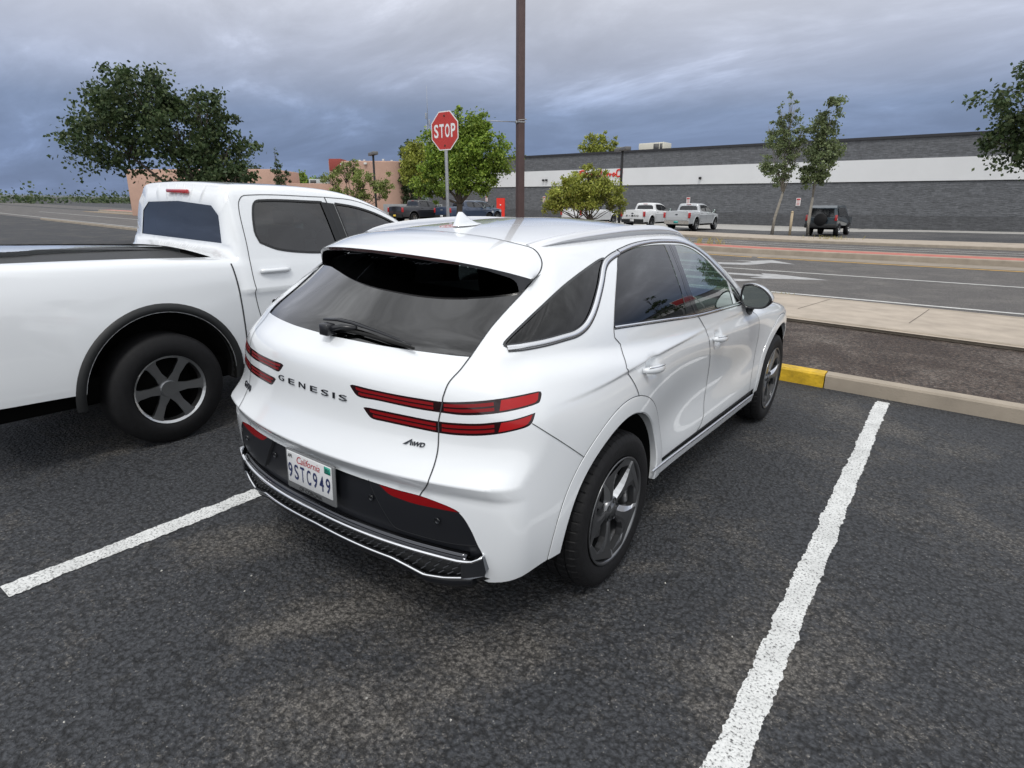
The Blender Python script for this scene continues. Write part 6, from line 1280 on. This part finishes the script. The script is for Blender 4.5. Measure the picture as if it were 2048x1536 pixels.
# dark off-roader at the right edge
def suv(label, x, y, rz):
    t = thing('off_roader', label, 'car', (x, y, float(gz(x, y))+.012), rotz=rz); bm_ = mat('suv_teal', (.018, .035, .05), rough=.3, coat=.8)
    sec = [(-2.2, .62), (-2.22, 1.0), (-2.15, 1.12), (-2.0, 1.72), (-1.7, 1.86), (.2, 1.88), (.55, 1.80), (1.05, 1.20), (2.15, 1.12), (2.35, .95), (2.35, .62)]; V = []; ws = [.88, .93, .93, .76, .70, .70, .72, .88, .88, .84, .84]
    for s_ in (-1, 1): V += [(w*s_, y_, z_) for (y_, z_), w in zip(sec, ws)]
    n = len(sec); Fc = [(i, i+1, n+i+1, n+i) for i in range(n-1)]+[tuple(range(n-1, -1, -1)), tuple(range(n, 2*n)), (n-1, 0, n, 2*n-1)]; bd = mesh_obj('body', V, Fc, bm_, t, smooth=False)
    mesh_obj('rear_window', [(-.70, -2.175, 1.20), (.70, -2.175, 1.20), (.62, -2.03, 1.68), (-.62, -2.03, 1.68)], [(0, 1, 2, 3)], gloss_black, t)
    for s_ in (-1, 1):
        mesh_obj('side_window', [(s_*.925, -1.85, 1.22), (s_*.925, .65, 1.22), (s_*.755, .30, 1.72), (s_*.755, -1.65, 1.72)], [(0, 1, 2, 3)], gloss_black, t); mesh_obj('tail_light', *box(s_*.84-.07, s_*.84+.07, -2.27, -2.18, .95, 1.30, .01), tail_red, t)
        for y_ in (-1.35, 1.45): w = bpy.data.objects.new('wheel', None); col.objects.link(w); w.parent = t; w.location = (s_*.92, y_, .42); w.rotation_euler = (0, 0, 0 if s_ > 0 else math.pi); w.scale = (1.08,)*3; copy_kids(w0_ref, w)
    mesh_obj('rear_bumper', *box(-.9, .9, -2.42, -2.15, .52, .78, .04), trim_black, t); mesh_obj('underbody', *box(-.75, .75, -2.0, 2.1, .42, .66, .03), MATS['underbody_black'], t)
    V, Fc = lathe([(-.12, .20), (-.14, .34), (-.08, .38), (.06, .38), (.10, .34), (.10, .0)], 40); mesh_obj('spare_wheel', [(b, -2.36-a, c+1.02) for a, b, c in V], Fc, rubber, t); return t
w0_ref = [o for o in near_truck.children if o.name.startswith('wheel') and not o.name.startswith('wheel_')][0]
suv('dark teal off-roader at the right end of the store car park', -4.55, 42.6, math.radians(-4))
# weeds along the kerbs
def weeds(label, spots, seed):
    rg = np.random.default_rng(seed); V, Fc = [], []
    for (x, y, z, r, h, n) in spots:
        for k in range(n):
            bx, by = x+rg.normal()*r, y+rg.normal()*r*.3; hh = h*rg.uniform(.4, 1.1); dx_, dy_ = rg.normal()*.35*hh, rg.normal()*.35*hh; w = .006+.004*rg.random(); i = len(V)
            V += [(bx-w, by, z), (bx+w, by, z), (bx+dx_*.5, by+dy_*.5, z+hh*.7), (bx+dx_, by+dy_, z+hh)]; Fc += [(i, i+1, i+2), (i+1, i+3, i+2)]
    o = mesh_obj('weeds', V, Fc, mat('dry_grass', (.32, .28, .10), rough=.8), smooth=False); return tag(o, label, 'weeds', kind='stuff')
def rx(s_, d): return roadxy(s_, d)
a = rx(-1.75, 10.85); weeds('dry yellow weeds growing along the near kerb', [(a[0], a[1], float(gz(*a))+.01, .18, .16, 60), (a[0]-.6, a[1]+.1, float(gz(*a))+.01, .15, .10, 30)], 1)
a = rx(-9.3, 24.4); b = rx(-6.9, 34.3); c = rx(-11.5, 24.5); weeds('dry grass tufts on the median and the far kerb', [(a[0], a[1], float(gz(*a))+.2, .5, .30, 70), (c[0], c[1], float(gz(*c))+.2, .6, .28, 60), (b[0], b[1], float(gz(*b))+.13, .6, .22, 80)], 2)
# red sign board across the lot, mirrored in the door glass
rs_ = thing('sign_board', 'large red board on two posts across the road at the far right', 'sign', (14.7, 38.5, -.3), rotz=math.radians(-20)); mesh_obj('board', *box(-1.1, 1.1, -.10, .10, 4.6, 6.2, .02), mat('board_red', (.5, .03, .04), rough=.5), rs_)
mesh_obj('white_border', *box(-1.2, 1.2, -.08, .08, 4.5, 6.3, .02), MATS['sign_white'], rs_)
for x in (-1, 1): mesh_obj('post', *box(x-.09, x+.09, -.05, .05, 0, 4.46, .01), gal, rs_)
# small stones and litter on the asphalt
rgs = np.random.default_rng(9); 
for i in range(26):
    x = rgs.uniform(-.9, 1.7); y = rgs.uniform(-1.9, .2)
    if abs(x) < .95 and y > -1.0: continue
    bm = bmesh.new(); bmesh.ops.create_icosphere(bm, subdivisions=1, radius=.004*rgs.uniform(.6, 1.3))
    for v in bm.verts: v.co += Vector(rgs.normal(size=3)*.0009)
    p = lot(x, y, .004); me = bpy.data.meshes.new('pebble'); bm.to_mesh(me); bm.free(); me.materials.append(mat('pebble_pale', (.45, .44, .41), rough=.8)); o = bpy.data.objects.new('pebble', me); col.objects.link(o); o.location = p
    tag(o, 'tiny pale pebbles scattered on the asphalt behind the crossover', 'pebble', group='pebbles on the asphalt')

# low hills and a far line of trees on the horizon
rgh = np.random.default_rng(21); az = np.radians(np.linspace(-100, 40, 140)); hh = 10+6*np.interp(np.linspace(0, 1, 140), np.linspace(0, 1, 14), rgh.uniform(0, 1, 14))+1.5*np.interp(np.linspace(0, 1, 140), np.linspace(0, 1, 50), rgh.uniform(0, 1, 50))
V = [];
for r_, k_ in ((640, 0), (690, .7), (760, 1.0), (860, 0)):
    for a_, h_ in zip(az, hh): V.append((r_*math.sin(a_), r_*math.cos(a_), -1+h_*k_))
struct(mesh_obj('hills', V, [(j*140+i, j*140+i+1, (j+1)*140+i+1, (j+1)*140+i) for j in range(3) for i in range(139)], mat('hill_scrub', (.10, .12, .13), rough=.95, var=.3, vscale=.02)))
P = []; 
for k in range(420):
    a_ = math.radians(rgh.uniform(-98, -40)); r_ = rgh.uniform(170, 330); s_ = rgh.uniform(1.6, 3.4); c_ = np.array([r_*math.sin(a_), r_*math.cos(a_), .8+s_*.55]); P.append(c_+rgh.normal(size=(70, 3))*np.array([s_, s_, s_*.5]))
V, Fc = leaf_cloud(np.concatenate(P), .75, rgh); tag(mesh_obj('far_woodland', V, Fc, lf_dark, smooth=False), 'far strip of dark trees along the horizon at the left', 'trees', kind='stuff')
